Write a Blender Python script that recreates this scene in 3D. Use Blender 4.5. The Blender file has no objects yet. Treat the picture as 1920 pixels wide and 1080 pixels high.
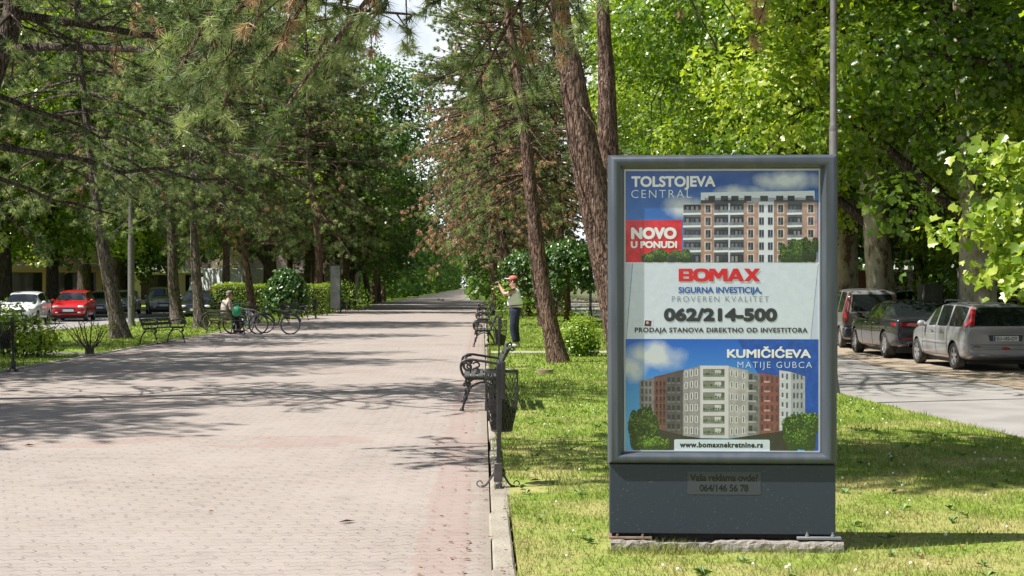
import bpy, bmesh, math, random
import numpy as np
from mathutils import Vector, Matrix
R = math.radians
PI = math.pi
S = bpy.context.scene
COL = S.collection

# ------------------------------------------------------------------ camera
F = 2770.0; HOR = 535.0; VPX = 905.0; CH = 1.6        # focal length and horizon in photo pixels, eye height in m
PSI = math.atan((960 - VPX) / F)
FWD = Vector((math.sin(PSI), math.cos(PSI), 0)); RGT = Vector((math.cos(PSI), -math.sin(PSI), 0))
cd = bpy.data.cameras.new('camera'); cam = bpy.data.objects.new('camera', cd); COL.objects.link(cam)
cam.location = (0, 0, CH)
cam.rotation_euler = (R(90) - math.atan((540 - HOR) / F), 0, -PSI)
cd.sensor_width = 36; cd.lens = F / 1920 * 36; cd.clip_start = .05; cd.clip_end = 5000
S.camera = cam

def at(px, py, z=0.0):                                 # photo pixel of something standing at height z -> world point
    d = F * (CH - z) / (py - HOR)
    p = FWD * d + RGT * ((px - 960) / F * d); p.z = z
    return p
def atd(px, py, d):                                    # photo pixel at depth d
    p = FWD * d + RGT * ((px - 960) / F * d); p.z = CH - (py - HOR) / F * d
    return p

# ------------------------------------------------------------------ light
EL, AZ = R(57), R(16)                                  # sun from the left and a little from behind the camera
TOSUN = Vector((-math.cos(EL) * math.cos(AZ), -math.cos(EL) * math.sin(AZ), math.sin(EL)))
W = bpy.data.worlds.new("World"); S.world = W; W.use_nodes = True
nt = W.node_tree; nd = nt.nodes; nd.clear()
out = nd.new('ShaderNodeOutputWorld'); bg = nd.new('ShaderNodeBackground'); sky = nd.new('ShaderNodeTexSky')
sky.sky_type = 'NISHITA'; sky.sun_disc = False; sky.sun_elevation = EL; sky.ozone_density = 3.0; sky.air_density = 1.2
sky.sun_rotation = math.atan2(TOSUN.x, TOSUN.y) % (2 * PI)
bg.inputs[1].default_value = .05
tc = nd.new('ShaderNodeTexCoord'); nz = nd.new('ShaderNodeTexNoise'); nz.inputs['Scale'].default_value = 3.2; nz.inputs['Detail'].default_value = 7
rp = nd.new('ShaderNodeValToRGB'); rp.color_ramp.elements[0].position = .53; rp.color_ramp.elements[1].position = .68
mx = nd.new('ShaderNodeMix'); mx.data_type = 'RGBA'; mx.inputs[7].default_value = (18, 18.5, 19.4, 1)
nt.links.new(tc.outputs['Generated'], nz.inputs['Vector']); sp = nd.new('ShaderNodeSeparateXYZ'); mr = nd.new('ShaderNodeMapRange'); ad = nd.new('ShaderNodeMath'); ad.operation = 'ADD'   # a bank of bright cloud low in the north, ahead of the camera
mr.inputs['From Min'].default_value = .72; mr.inputs['From Max'].default_value = .95; mr.inputs['To Max'].default_value = .19
nt.links.new(tc.outputs['Generated'], sp.inputs[0]); nt.links.new(sp.outputs['Y'], mr.inputs['Value']); nt.links.new(mr.outputs[0], ad.inputs[0]); nt.links.new(nz.outputs['Fac'], ad.inputs[1]); nt.links.new(ad.outputs[0], rp.inputs['Fac'])
nt.links.new(rp.outputs['Color'], mx.inputs[0]); nt.links.new(sky.outputs[0], mx.inputs[6])
nt.links.new(mx.outputs[2], bg.inputs[0]); nt.links.new(bg.outputs[0], out.inputs[0])
sd = bpy.data.lights.new('sun', 'SUN'); sd.energy = 5.0; sd.angle = R(.55); sd.color = (1, .95, .87)
so = bpy.data.objects.new('sun', sd); COL.objects.link(so); so.location = (-20, -5, 40)
so.rotation_euler = (-TOSUN).to_track_quat('-Z', 'Y').to_euler()
S.view_settings.view_transform = 'Standard'; S.view_settings.look = 'None'
S.view_settings.exposure = 0.78; S.view_settings.gamma = 1; S.view_settings.use_curve_mapping = False
S.cycles.max_bounces = 7; S.cycles.diffuse_bounces = 3; S.cycles.glossy_bounces = 3; S.cycles.transmission_bounces = 5
S.cycles.transparent_max_bounces = 8; S.cycles.sample_clamp_indirect = 6; S.cycles.caustics_reflective = False; S.cycles.caustics_refractive = False

# ------------------------------------------------------------------ materials
def srgb(r, g, b):
    f = lambda c: c / 12.92 if c <= .04045 else ((c + .055) / 1.055) ** 2.4
    return (f(r / 255), f(g / 255), f(b / 255))
MATS = {}
def mat(name, c, rough=.6, metal=0, c2=None, scale=8, detail=4, bump=0, bscale=None, stretch=(1, 1, 1), spec=.5, lo=.35, hi=.65, coat=0):
    if name in MATS: return MATS[name]
    m = bpy.data.materials.new(name); m.use_nodes = True; t = m.node_tree; n = t.nodes; p = n['Principled BSDF']
    p.inputs['Base Color'].default_value = (*c, 1); p.inputs['Roughness'].default_value = rough; p.inputs['Metallic'].default_value = metal
    p.inputs['Specular IOR Level'].default_value = spec; p.inputs['Coat Weight'].default_value = coat
    if c2 or bump:
        tc = n.new('ShaderNodeTexCoord'); mp = n.new('ShaderNodeMapping'); mp.inputs['Scale'].default_value = stretch
        t.links.new(tc.outputs['Object'], mp.inputs['Vector'])
    if c2:
        z = n.new('ShaderNodeTexNoise'); z.inputs['Scale'].default_value = scale; z.inputs['Detail'].default_value = detail
        r = n.new('ShaderNodeValToRGB'); e = r.color_ramp.elements
        e[0].position = lo; e[0].color = (*c, 1); e[1].position = hi; e[1].color = (*c2, 1)
        t.links.new(mp.outputs[0], z.inputs['Vector']); t.links.new(z.outputs['Fac'], r.inputs['Fac']); t.links.new(r.outputs['Color'], p.inputs['Base Color'])
    if bump:
        z2 = n.new('ShaderNodeTexNoise'); z2.inputs['Scale'].default_value = bscale or scale * 2; z2.inputs['Detail'].default_value = 5
        b = n.new('ShaderNodeBump'); b.inputs['Strength'].default_value = bump; b.inputs['Distance'].default_value = .03
        t.links.new(mp.outputs[0], z2.inputs['Vector']); t.links.new(z2.outputs['Fac'], b.inputs['Height']); t.links.new(b.outputs['Normal'], p.inputs['Normal'])
    MATS[name] = m
    return m

def leafmat(name, cols, trans=.35, rough=.45, spec=.4, tcol=None):     # colour per leaf or needle from the 'v' attribute
    m = bpy.data.materials.new(name); m.use_nodes = True; t = m.node_tree; n = t.nodes; p = n['Principled BSDF']
    a = n.new('ShaderNodeAttribute'); a.attribute_name = 'v'
    r = n.new('ShaderNodeValToRGB'); e = r.color_ramp.elements
    while len(e) < len(cols): e.new(.5)
    for i, c in enumerate(cols): e[i].position = i / (len(cols) - 1); e[i].color = (*c, 1)
    t.links.new(a.outputs['Fac'], r.inputs['Fac']); t.links.new(r.outputs['Color'], p.inputs['Base Color'])
    p.inputs['Roughness'].default_value = rough; p.inputs['Specular IOR Level'].default_value = spec
    tr = n.new('ShaderNodeBsdfTranslucent'); hs = n.new('ShaderNodeMix'); hs.data_type = 'RGBA'; hs.blend_type = 'MULTIPLY'; hs.inputs[0].default_value = 1
    hs.inputs[7].default_value = (*(tcol or (1.5, 1.6, .6)), 1)
    t.links.new(r.outputs['Color'], hs.inputs[6]); t.links.new(hs.outputs[2], tr.inputs['Color'])
    ms = n.new('ShaderNodeMixShader'); ms.inputs[0].default_value = trans
    t.links.new(p.outputs[0], ms.inputs[1]); t.links.new(tr.outputs[0], ms.inputs[2]); t.links.new(ms.outputs[0], n['Material Output'].inputs[0])
    MATS[name] = m
    return m

# ------------------------------------------------------------------ mesh builder
def tag(o, label=None, cat=None, group=None, kind=None):
    if label: o['label'] = label
    if cat: o['category'] = cat
    if group: o['group'] = group
    if kind: o['kind'] = kind
    return o
def thing(name, label, cat, loc=(0, 0, 0), rz=0, group=None):
    o = bpy.data.objects.new(name, None); COL.objects.link(o); o.location = loc; o.rotation_euler = (0, 0, rz)
    o.empty_display_size = .2
    return tag(o, label, cat, group)
def link(name, me, parent=None, loc=None):
    o = bpy.data.objects.new(name, me); COL.objects.link(o)
    if parent: o.parent = parent
    if loc is not None: o.location = loc
    return o
def dup(root, loc=None, rz=None, label=None, group=None, scale=None, cat=None):
    r = root.copy(); COL.objects.link(r)
    if loc is not None: r.location = loc
    if rz is not None: r.rotation_euler = (0, 0, rz)
    if scale: r.scale = (scale,) * 3 if not hasattr(scale, '__len__') else scale
    if label: r['label'] = label
    if group: r['group'] = group
    if cat: r['category'] = cat
    for ch in KIDS.get(root.name, list(root.children)):
        c = ch.copy(); COL.objects.link(c); c.parent = r
        for g in list(ch.children):
            d = g.copy(); COL.objects.link(d); d.parent = c
    return r
KIDS = {}

class MB:
    def __init__(s): s.v = []; s.f = []; s.m = []; s.mi = 0
    def add(s, vs, fs, mi=None):
        b = len(s.v); s.v += [tuple(v) for v in vs]; s.f += [tuple(i + b for i in f) for f in fs]
        s.m += [s.mi if mi is None else mi] * len(fs); return s
    def box(s, x0, x1, y0, y1, z0, z1, mi=None, M=None):
        v = [Vector((x, y, z)) for z in (z0, z1) for y in (y0, y1) for x in (x0, x1)]
        if M: v = [M @ p for p in v]
        return s.add(v, [(0, 2, 3, 1), (4, 5, 7, 6), (0, 1, 5, 4), (2, 6, 7, 3), (0, 4, 6, 2), (1, 3, 7, 5)], mi)
    def bbox(s, x0, x1, y0, y1, z0, z1, b=.01, mi=None, M=None):        # box with chamfered edges
        vs = []; idx = {}
        for ix, (x, sx) in enumerate(((x0, 1), (x1, -1))):
            for iy, (y, sy) in enumerate(((y0, 1), (y1, -1))):
                for iz, (z, sz) in enumerate(((z0, 1), (z1, -1))):
                    for a in range(3):
                        p = [x + sx * b, y + sy * b, z + sz * b]; p[a] = (x, y, z)[a]
                        idx[ix, iy, iz, a] = len(vs); vs.append(Vector(p))
        g = idx; fs = []
        for k in (0, 1):
            fs += [(g[k, 0, 0, 0], g[k, 1, 0, 0], g[k, 1, 1, 0], g[k, 0, 1, 0]), (g[0, k, 0, 1], g[1, k, 0, 1], g[1, k, 1, 1], g[0, k, 1, 1]), (g[0, 0, k, 2], g[1, 0, k, 2], g[1, 1, k, 2], g[0, 1, k, 2])]
        for i in (0, 1):
            for j in (0, 1):
                fs += [(g[i, j, 0, 0], g[i, j, 1, 0], g[i, j, 1, 1], g[i, j, 0, 1]), (g[i, 0, j, 0], g[i, 1, j, 0], g[i, 1, j, 2], g[i, 0, j, 2]), (g[0, i, j, 1], g[1, i, j, 1], g[1, i, j, 2], g[0, i, j, 2])]
                for k in (0, 1): fs.append((g[i, j, k, 0], g[i, j, k, 1], g[i, j, k, 2]))
        if M: vs = [M @ p for p in vs]
        return s.add(vs, fs, mi)
    def tube(s, pts, rad, n=8, mi=None, cap=True, flat=1.0):
        pts = [Vector(p) for p in pts]
        if not hasattr(rad, '__len__'): rad = [rad] * len(pts)
        vs = []; fs = []; u = None
        for i, p in enumerate(pts):
            t = (pts[min(i + 1, len(pts) - 1)] - pts[max(i - 1, 0)])
            if t.length < 1e-9: t = Vector((0, 0, 1))
            t.normalize()
            if u is None: u = t.orthogonal().normalized()
            u = u - t * u.dot(t)
            if u.length < 1e-6: u = t.orthogonal()
            u.normalize(); w = t.cross(u)
            for k in range(n):
                a = 2 * PI * k / n; vs.append(p + (u * math.cos(a) + w * math.sin(a) * flat) * rad[i])
        for i in range(len(pts) - 1):
            for k in range(n):
                k2 = (k + 1) % n; fs.append((i * n + k, i * n + k2, (i + 1) * n + k2, (i + 1) * n + k))
        if cap: fs.append(tuple(range(n - 1, -1, -1))); fs.append(tuple((len(pts) - 1) * n + k for k in range(n)))
        return s.add(vs, fs, mi)
    def lathe(s, prof, n=24, c=(0, 0, 0), axis='z', mi=None, cap=True):
        vs = []; fs = []; c = Vector(c)
        for (r, h) in prof:
            for k in range(n):
                a = 2 * PI * k / n; x, y = r * math.cos(a), r * math.sin(a)
                vs.append(c + (Vector((x, y, h)) if axis == 'z' else Vector((h, x, y)) if axis == 'x' else Vector((x, h, y))))
        for i in range(len(prof) - 1):
            for k in range(n): fs.append((i * n + k, i * n + (k + 1) % n, (i + 1) * n + (k + 1) % n, (i + 1) * n + k))
        if cap: fs.append(tuple(range(n))); fs.append(tuple((len(prof) - 1) * n + k for k in range(n)))
        return s.add(vs, fs, mi)
    def prism(s, poly, y0, y1, mi=None, M=None):                         # polygon in x-z extruded along y
        n = len(poly); vs = [Vector((x, y, z)) for y in (y0, y1) for (x, z) in poly]
        if M: vs = [M @ p for p in vs]
        fs = [tuple(range(n)), tuple(range(2 * n - 1, n - 1, -1))] + [(i, (i + 1) % n, n + (i + 1) % n, n + i) for i in range(n)]
        return s.add(vs, fs, mi)
    def ball(s, c, r, n=10, m=6, mi=None, sq=(1, 1, 1)):
        vs = []; fs = []; c = Vector(c)
        for i in range(m + 1):
            th = PI * i / m
            for k in range(n):
                a = 2 * PI * k / n; vs.append(c + Vector((math.sin(th) * math.cos(a) * sq[0], math.sin(th) * math.sin(a) * sq[1], math.cos(th) * sq[2])) * r)
        for i in range(m):
            for k in range(n): fs.append((i * n + k, (i + 1) * n + k, (i + 1) * n + (k + 1) % n, i * n + (k + 1) % n))
        return s.add(vs, fs, mi)
    def torus(s, c, R0, r, n=32, m=8, axis='x', mi=None):
        vs = []; fs = []; c = Vector(c)
        for i in range(n):
            a = 2 * PI * i / n
            for k in range(m):
                b = 2 * PI * k / m; rr = R0 + r * math.cos(b); h = r * math.sin(b); x, y = rr * math.cos(a), rr * math.sin(a)
                vs.append(c + (Vector((h, x, y)) if axis == 'x' else Vector((x, h, y)) if axis == 'y' else Vector((x, y, h))))
        for i in range(n):
            for k in range(m): fs.append((i * m + k, ((i + 1) % n) * m + k, ((i + 1) % n) * m + (k + 1) % m, i * m + (k + 1) % m))
        return s.add(vs, fs, mi)
    def build(s, name, mats, parent=None, smooth=None, loc=None, fix=True):
        me = bpy.data.meshes.new(name); me.from_pydata(s.v, [], s.f)
        for m in (mats if isinstance(mats, (list, tuple)) else [mats]): me.materials.append(m)
        me.polygons.foreach_set('material_index', s.m)
        if fix:
            bm = bmesh.new(); bm.from_mesh(me); bmesh.ops.recalc_face_normals(bm, faces=bm.faces); bm.to_mesh(me); bm.free()
        if smooth is not None:
            me.polygons.foreach_set('use_smooth', [True] * len(me.polygons)); me.set_sharp_from_angle(angle=R(smooth))
        me.update()
        return link(name, me, parent, loc)

def tri_mesh(name, V, T, mats, mi=None, v=None):
    me = bpy.data.meshes.new(name); V = np.asarray(V, np.float32); T = np.asarray(T, np.int32); n = len(T)
    me.vertices.add(len(V)); me.vertices.foreach_set('co', V.ravel())
    me.loops.add(3 * n); me.loops.foreach_set('vertex_index', T.ravel())
    me.polygons.add(n); me.polygons.foreach_set('loop_start', np.arange(0, 3 * n, 3, dtype=np.int32))
    for m in mats: me.materials.append(m)
    if mi is not None: me.polygons.foreach_set('material_index', np.asarray(mi, np.int32))
    me.update(calc_edges=True)
    if v is not None:
        a = me.attributes.new('v', 'FLOAT', 'POINT'); a.data.foreach_set('value', np.asarray(v, np.float32))
    return me
def nrm(a): return a / np.maximum(np.linalg.norm(a, axis=-1, keepdims=True), 1e-9)
# ------------------------------------------------------------------ ground
def grass_nodes(t, n, blades=False):
    tc = n.new('ShaderNodeTexCoord')
    def nz(sc, de=5, ro=.55):
        z = n.new('ShaderNodeTexNoise'); z.inputs['Scale'].default_value = sc; z.inputs['Detail'].default_value = de; z.inputs['Roughness'].default_value = ro
        t.links.new(tc.outputs['Object'], z.inputs['Vector']); return z.outputs['Fac']
    def ramp(f, els):
        r = n.new('ShaderNodeValToRGB'); e = r.color_ramp.elements
        while len(e) < len(els): e.new(.5)
        for i, (p, c) in enumerate(els): e[i].position = p; e[i].color = (*c, 1)
        t.links.new(f, r.inputs['Fac']); return r.outputs['Color']
    def mix(f, a, b):
        m = n.new('ShaderNodeMix'); m.data_type = 'RGBA'
        t.links.new(f, m.inputs[0]); t.links.new(a, m.inputs[6]); t.links.new(b, m.inputs[7]); return m.outputs[2]
    green = ramp(nz(14), [(.3, (.095, .155, .02)), (.55, (.20, .275, .042)), (.75, (.31, .37, .085))])
    dry = ramp(nz(25), [(.3, (.27, .235, .09)), (.55, (.44, .37, .17)), (.8, (.52, .42, .24))])
    # the strip nearest the camera is drier than the lawn further on
    sx = n.new('ShaderNodeSeparateXYZ'); t.links.new(tc.outputs['Object'], sx.inputs[0])
    mr = n.new('ShaderNodeMapRange'); mr.inputs['From Min'].default_value = 9; mr.inputs['From Max'].default_value = 22
    mr.inputs['To Min'].default_value = .03; mr.inputs['To Max'].default_value = -.11
    t.links.new(sx.outputs['Y'], mr.inputs['Value'])
    ad = n.new('ShaderNodeMath'); ad.operation = 'ADD'; t.links.new(nz(1.1, 7, .65), ad.inputs[0]); t.links.new(mr.outputs[0], ad.inputs[1])
    f = ramp(ad.outputs[0], [(.42, (0, 0, 0)), (.70, (.9, .9, .9))])
    return mix(f, green, dry)
def grass_mat(name, blades):
    m = bpy.data.materials.new(name); m.use_nodes = True; t = m.node_tree; n = t.nodes; p = n['Principled BSDF']
    c = grass_nodes(t, n); t.links.new(c, p.inputs['Base Color']); p.inputs['Roughness'].default_value = .75; p.inputs['Specular IOR Level'].default_value = .2
    if blades:
        tr = n.new('ShaderNodeBsdfTranslucent'); t.links.new(c, tr.inputs['Color']); ms = n.new('ShaderNodeMixShader'); ms.inputs[0].default_value = .3
        t.links.new(p.outputs[0], ms.inputs[1]); t.links.new(tr.outputs[0], ms.inputs[2]); t.links.new(ms.outputs[0], n['Material Output'].inputs[0])
    return m
M_LAWN = grass_mat('lawn_turf', False); M_BLADE = grass_mat('grass_blades', True)

def paver_mat():
    m = bpy.data.materials.new('interlocking_pavers'); m.use_nodes = True; t = m.node_tree; n = t.nodes; p = n['Principled BSDF']; L = t.links.new
    tc = n.new('ShaderNodeTexCoord'); sep = n.new('ShaderNodeSeparateXYZ'); L(tc.outputs['Object'], sep.inputs[0])
    def math_(op, a, b=None):
        q = n.new('ShaderNodeMath'); q.operation = op
        for i, x in enumerate((a, b)):
            if x is None: continue
            if isinstance(x, (int, float)): q.inputs[i].default_value = x
            else: L(x, q.inputs[i])
        return q.outputs[0]
    def nz(sc, de=4, vec=None):
        z = n.new('ShaderNodeTexNoise'); z.inputs['Scale'].default_value = sc; z.inputs['Detail'].default_value = de; L(vec or tc.outputs['Object'], z.inputs['Vector']); return z.outputs['Fac']
    # wavy S-shaped joints
    wx = math_('MULTIPLY', math_('SINE', math_('MULTIPLY', sep.outputs['Y'], 2 * PI / .112)), .016)
    wy = math_('MULTIPLY', math_('SINE', math_('MULTIPLY', sep.outputs['X'], 2 * PI / .112)), .018)
    jit = math_('MULTIPLY', math_('SUBTRACT', nz(3), .5), .03)
    cmb = n.new('ShaderNodeCombineXYZ'); L(math_('ADD', math_('ADD', sep.outputs['X'], wx), jit), cmb.inputs[0]); L(math_('ADD', math_('ADD', sep.outputs['Y'], wy), jit), cmb.inputs[1])
    b = n.new('ShaderNodeTexBrick'); L(cmb.outputs[0], b.inputs['Vector']); b.inputs['Scale'].default_value = 1
    b.inputs['Brick Width'].default_value = .225; b.inputs['Row Height'].default_value = .1125; b.inputs['Mortar Size'].default_value = .007; b.inputs['Mortar Smooth'].default_value = .3; b.inputs['Bias'].default_value = 0
    b.inputs['Color1'].default_value = (.29, .245, .222, 1); b.inputs['Color2'].default_value = (.35, .308, .284, 1); b.inputs['Mortar'].default_value = (.055, .046, .042, 1)
    # only part of the joints reads dark: sand and dust fill the rest
    def mixc(f, a, c, mode='MIX'):
        q = n.new('ShaderNodeMix'); q.data_type = 'RGBA'; q.blend_type = mode
        if isinstance(f, (int, float)): q.inputs[0].default_value = f
        else: L(f, q.inputs[0])
        for i, x in ((6, a), (7, c)):
            if isinstance(x, tuple): q.inputs[i].default_value = (*x, 1)
            else: L(x, q.inputs[i])
        return q.outputs[2]
    def ramp(f, p0, p1):
        q = n.new('ShaderNodeValToRGB'); q.color_ramp.elements[0].position = p0; q.color_ramp.elements[1].position = p1; L(f, q.inputs[0]); return q.outputs[0]
    jm = math_('MULTIPLY', b.outputs['Fac'], ramp(nz(9, 4), .44, .58))
    body = mixc(ramp(nz(5.5, 3), .4, .66), (.318, .28, .256), (.265, .228, .208))
    base = mixc(math_('MULTIPLY', jm, .7), mixc(.5, body, mixc(b.outputs['Fac'], b.outputs['Color'], (.29, .248, .226))), (.06, .05, .045))
    base = mixc(math_('MULTIPLY', ramp(nz(.6, 6), .35, .7), .55), base, (.372, .328, .302))
    base = mixc(math_('MULTIPLY', ramp(nz(60, 3), .5, .75), .35), base, (.175, .152, .138))
    # rows of pinkish blocks: a strip along the right edge and bands across
    def band(coord, c0, w, nsc=1.4, soft=.14):
        d = math_('ABSOLUTE', math_('SUBTRACT', coord, c0)); d = math_('SUBTRACT', d, math_('MULTIPLY', math_('SUBTRACT', nz(nsc, 2), .5), soft))
        q = n.new('ShaderNodeMapRange'); L(d, q.inputs['Value']); q.inputs['From Min'].default_value = w; q.inputs['From Max'].default_value = w + .06; q.inputs['To Min'].default_value = 1; q.inputs['To Max'].default_value = 0
        return q.outputs[0]
    b2 = n.new('ShaderNodeTexBrick'); L(cmb.outputs[0], b2.inputs['Vector'])          # same bond again: one random value per block
    for k_ in ('Scale', 'Brick Width', 'Row Height'): b2.inputs[k_].default_value = b.inputs[k_].default_value
    b2.inputs['Mortar Size'].default_value = 0; b2.inputs['Color1'].default_value = (0, 0, 0, 1); b2.inputs['Color2'].default_value = (1, 1, 1, 1)
    pink = band(sep.outputs['X'], -.24, .13)
    pink = math_('MAXIMUM', pink, band(sep.outputs['X'], -8.3, .18))
    for c0, w in ((15.2, .55), (20.6, .5), (27.5, .5), (40, .6), (58, .7)):
        pink = math_('MAXIMUM', pink, math_('MULTIPLY', band(sep.outputs['Y'], c0, w), ramp(nz(.7, 2), .42, .55)))
    rb = n.new('ShaderNodeSeparateColor'); L(b2.outputs['Color'], rb.inputs[0])
    pk = ramp(math_('SUBTRACT', math_('MULTIPLY', pink, 1.25), math_('MULTIPLY', rb.outputs[0], .8)), .1, .3)
    base = mixc(math_('MULTIPLY', math_('SUBTRACT', rb.outputs[0], .5), .25), base, (.22, .19, .17))
    base = mixc(math_('MULTIPLY', pk, .33), base, (.285, .18, .16))
    # scattered stains and a dirtier margin by the kerb
    base = mixc(math_('MULTIPLY', ramp(nz(2.2, 7), .60, .72), .35), base, (.17, .145, .128))
    edge = n.new('ShaderNodeMapRange'); L(math_('ADD', sep.outputs['X'], math_('MULTIPLY', nz(4, 5), .25)), edge.inputs['Value']); edge.inputs['From Min'].default_value = -.02; edge.inputs['From Max'].default_value = .2
    base = mixc(math_('MULTIPLY', edge.outputs[0], .55), base, (.20, .165, .125))
    L(base, p.inputs['Base Color']); p.inputs['Roughness'].default_value = .85; p.inputs['Specular IOR Level'].default_value = .25
    bp = n.new('ShaderNodeBump'); bp.inputs['Strength'].default_value = .6; bp.inputs['Distance'].default_value = .006
    L(math_('ADD', math_('SUBTRACT', 1.0, b.outputs['Fac']), math_('MULTIPLY', nz(45, 4), .5)), bp.inputs['Height']); L(bp.outputs[0], p.inputs['Normal'])
    return m
M_PAVER = paver_mat()
M_ASPH = mat('pale_worn_asphalt', (.235, .222, .215), .9, c2=(.30, .284, .274), scale=1.5, detail=8, bump=.25, bscale=60)
M_DUST = mat('sandy_verge', (.36, .285, .205), .95, c2=(.26, .215, .175), scale=2.5, detail=8, bump=.4, bscale=25)
M_CONC = mat('weathered_concrete', (.42, .39, .34), .9, c2=(.30, .275, .235), scale=5, detail=8, bump=.4, bscale=40)
M_KERB = mat('kerb_concrete', (.34, .31, .255), .9, c2=(.25, .22, .18), scale=3, detail=8, bump=.5, bscale=45)
M_TERR = mat('far_ground', (.10, .13, .04), .95, c2=(.17, .17, .07), scale=.2)

def sheet(name, poly, z, m, thick=.0, label=None):
    b = MB(); n = len(poly)
    if thick:
        b.add([(x, y, z) for x, y in poly] + [(x, y, z - thick) for x, y in poly], [tuple(range(n))] + [(i, n + i, n + (i + 1) % n, (i + 1) % n) for i in range(n)])
    else: b.add([(x, y, z) for x, y in poly], [tuple(range(n))])
    return tag(b.build(name, m), kind='structure')
ED = [(3.0, 5.85), (10, 5.8), (15.4, 5.66), (18.5, 5.45), (22, 5.27), (27, 5.2), (40, 5.3), (60, 5.5), (720, 5.6)]   # right lawn's edge to the road
sheet('ground', [(-900, -150), (900, -150), (900, 3000), (-900, 3000)], -.30, M_TERR)
sheet('path', [(-8.85, -6), (.05, -6), (.05, 700), (-8.85, 700)], 0, M_PAVER, .2)
sheet('lawn', [(.2, 1)] + [(.2, 700)] + [(x, y) for y, x in ED[::-1]] + [(5.85, 1)], .004, M_LAWN, .25)
sheet('lawn', [(-15.3, 5), (-9.0, 5), (-9.0, 700), (-15.3, 700)], .004, M_LAWN, .25)
sheet('road', [(5.5, -10), (12.0, -10), (12.0, 720), (5.5, 720)], -.16, M_ASPH)
sheet('road', [(-24, -10), (-15.1, -10), (-15.1, 720), (-24, 720)], -.16, M_ASPH)
b = MB(); rr = random.Random(4); pts0 = []; pts1 = []
ys = np.linspace(10, 200, 120)
for y in ys: pts0.append((8.9 + rr.uniform(-.18, .18) + .25 * math.sin(y * .33), y, -.152)); pts1.append((12.0, y, -.152))
b.add(pts0 + pts1, [(i, i + 1, 120 + i + 1, 120 + i) for i in range(119)]); tag(b.build('sandy_verge', M_DUST), kind='structure')
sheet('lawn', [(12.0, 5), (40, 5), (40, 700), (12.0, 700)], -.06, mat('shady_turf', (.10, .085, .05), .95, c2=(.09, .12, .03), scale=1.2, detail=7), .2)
sheet('lawn', [(-70, 5), (-24, 5), (-24, 700), (-70, 700)], -.08, M_LAWN, .2)
# cross paths: narrow concrete strips through both lawns
M_SLAB = mat('cross_path_concrete', (.38, .355, .30), .9, c2=(.30, .27, .22), scale=2, detail=7)
sheet('cross_path', [(.2, 34.6), (5.2, 34.9), (5.2, 35.9), (.2, 35.6)], .012, M_SLAB)
sheet('cross_path', [(-15.3, 35.4), (-8.95, 34.0), (-8.95, 35.0), (-15.3, 36.6)], .012, M_SLAB)
sheet('cross_path', [(-15.3, 100), (-8.9, 100), (-8.9, 103), (-15.3, 103)], .012, M_SLAB)
# cross street at the far end of the promenade
sheet('street', [(-60, 640), (60, 640), (60, 652), (-60, 652)], .02, M_ASPH)
# kerb stones: each block with its own wear, one low kerb per side
def kerb(x0, x1, y0, y1, seed, step=1.0, zt=.022, miss=(), name='kerb'):
    rn = random.Random(seed); b = MB(); y = y0
    while y < y1:
        l = step if y < 80 else 8
        j = rn.uniform(-.012, .012); t = zt + rn.uniform(-.012, .008)
        if not any(a <= y <= c for a, c in miss): b.bbox(x0 + j, x1 + j + rn.uniform(-.02, .02), y + .006, y + l - .006, -.15, t, .012)
        y += l
    return tag(b.build(name, M_KERB, smooth=30), kind='structure')
kerb(.055, .195, 6.3, 11.4, 1, zt=.012)
kerb(.075, .15, 11.4, 700, 11, zt=.002)
kerb(-9.0, -8.86, 10, 700, 2)
b = MB(); rn = random.Random(3)
for (y0, x0), (y1, x1) in zip(ED[:-1], ED[1:]):
    n_ = max(1, int(min(y1, 140) - y0)) if y0 < 140 else 1
    for i in range(n_):
        ya = y0 + (y1 - y0) * i / n_; yb = y0 + (y1 - y0) * (i + 1) / n_ - .01; xa = x0 + (x1 - x0) * i / n_; xb = x0 + (x1 - x0) * (i + 1) / n_
        t = -.05 + rn.uniform(-.012, .012)
        b.add([(xa, ya, -.25), (xa + .12, ya, -.25), (xb + .12, yb, -.25), (xb, yb, -.25), (xa, ya, t), (xa + .12, ya, t), (xb + .12, yb, t), (xb, yb, t)], [(4, 5, 6, 7), (1, 2, 6, 5), (0, 1, 5, 4), (2, 3, 7, 6), (0, 4, 7, 3)])
tag(b.build('kerb', M_KERB), kind='structure')
b = MB()
for i in range(60): b.bbox(-15.3, -15.16, 10 + i * 2.5, 12.48 + i * 2.5, -.25, .01, .012)
tag(b.build('kerb', M_KERB), kind='structure')
b = MB()
for i in range(60): b.bbox(11.9, 12.03, 10 + i * 2.5, 12.48 + i * 2.5, -.25, -.02, .012)
tag(b.build('kerb', M_KERB), kind='structure')

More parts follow.
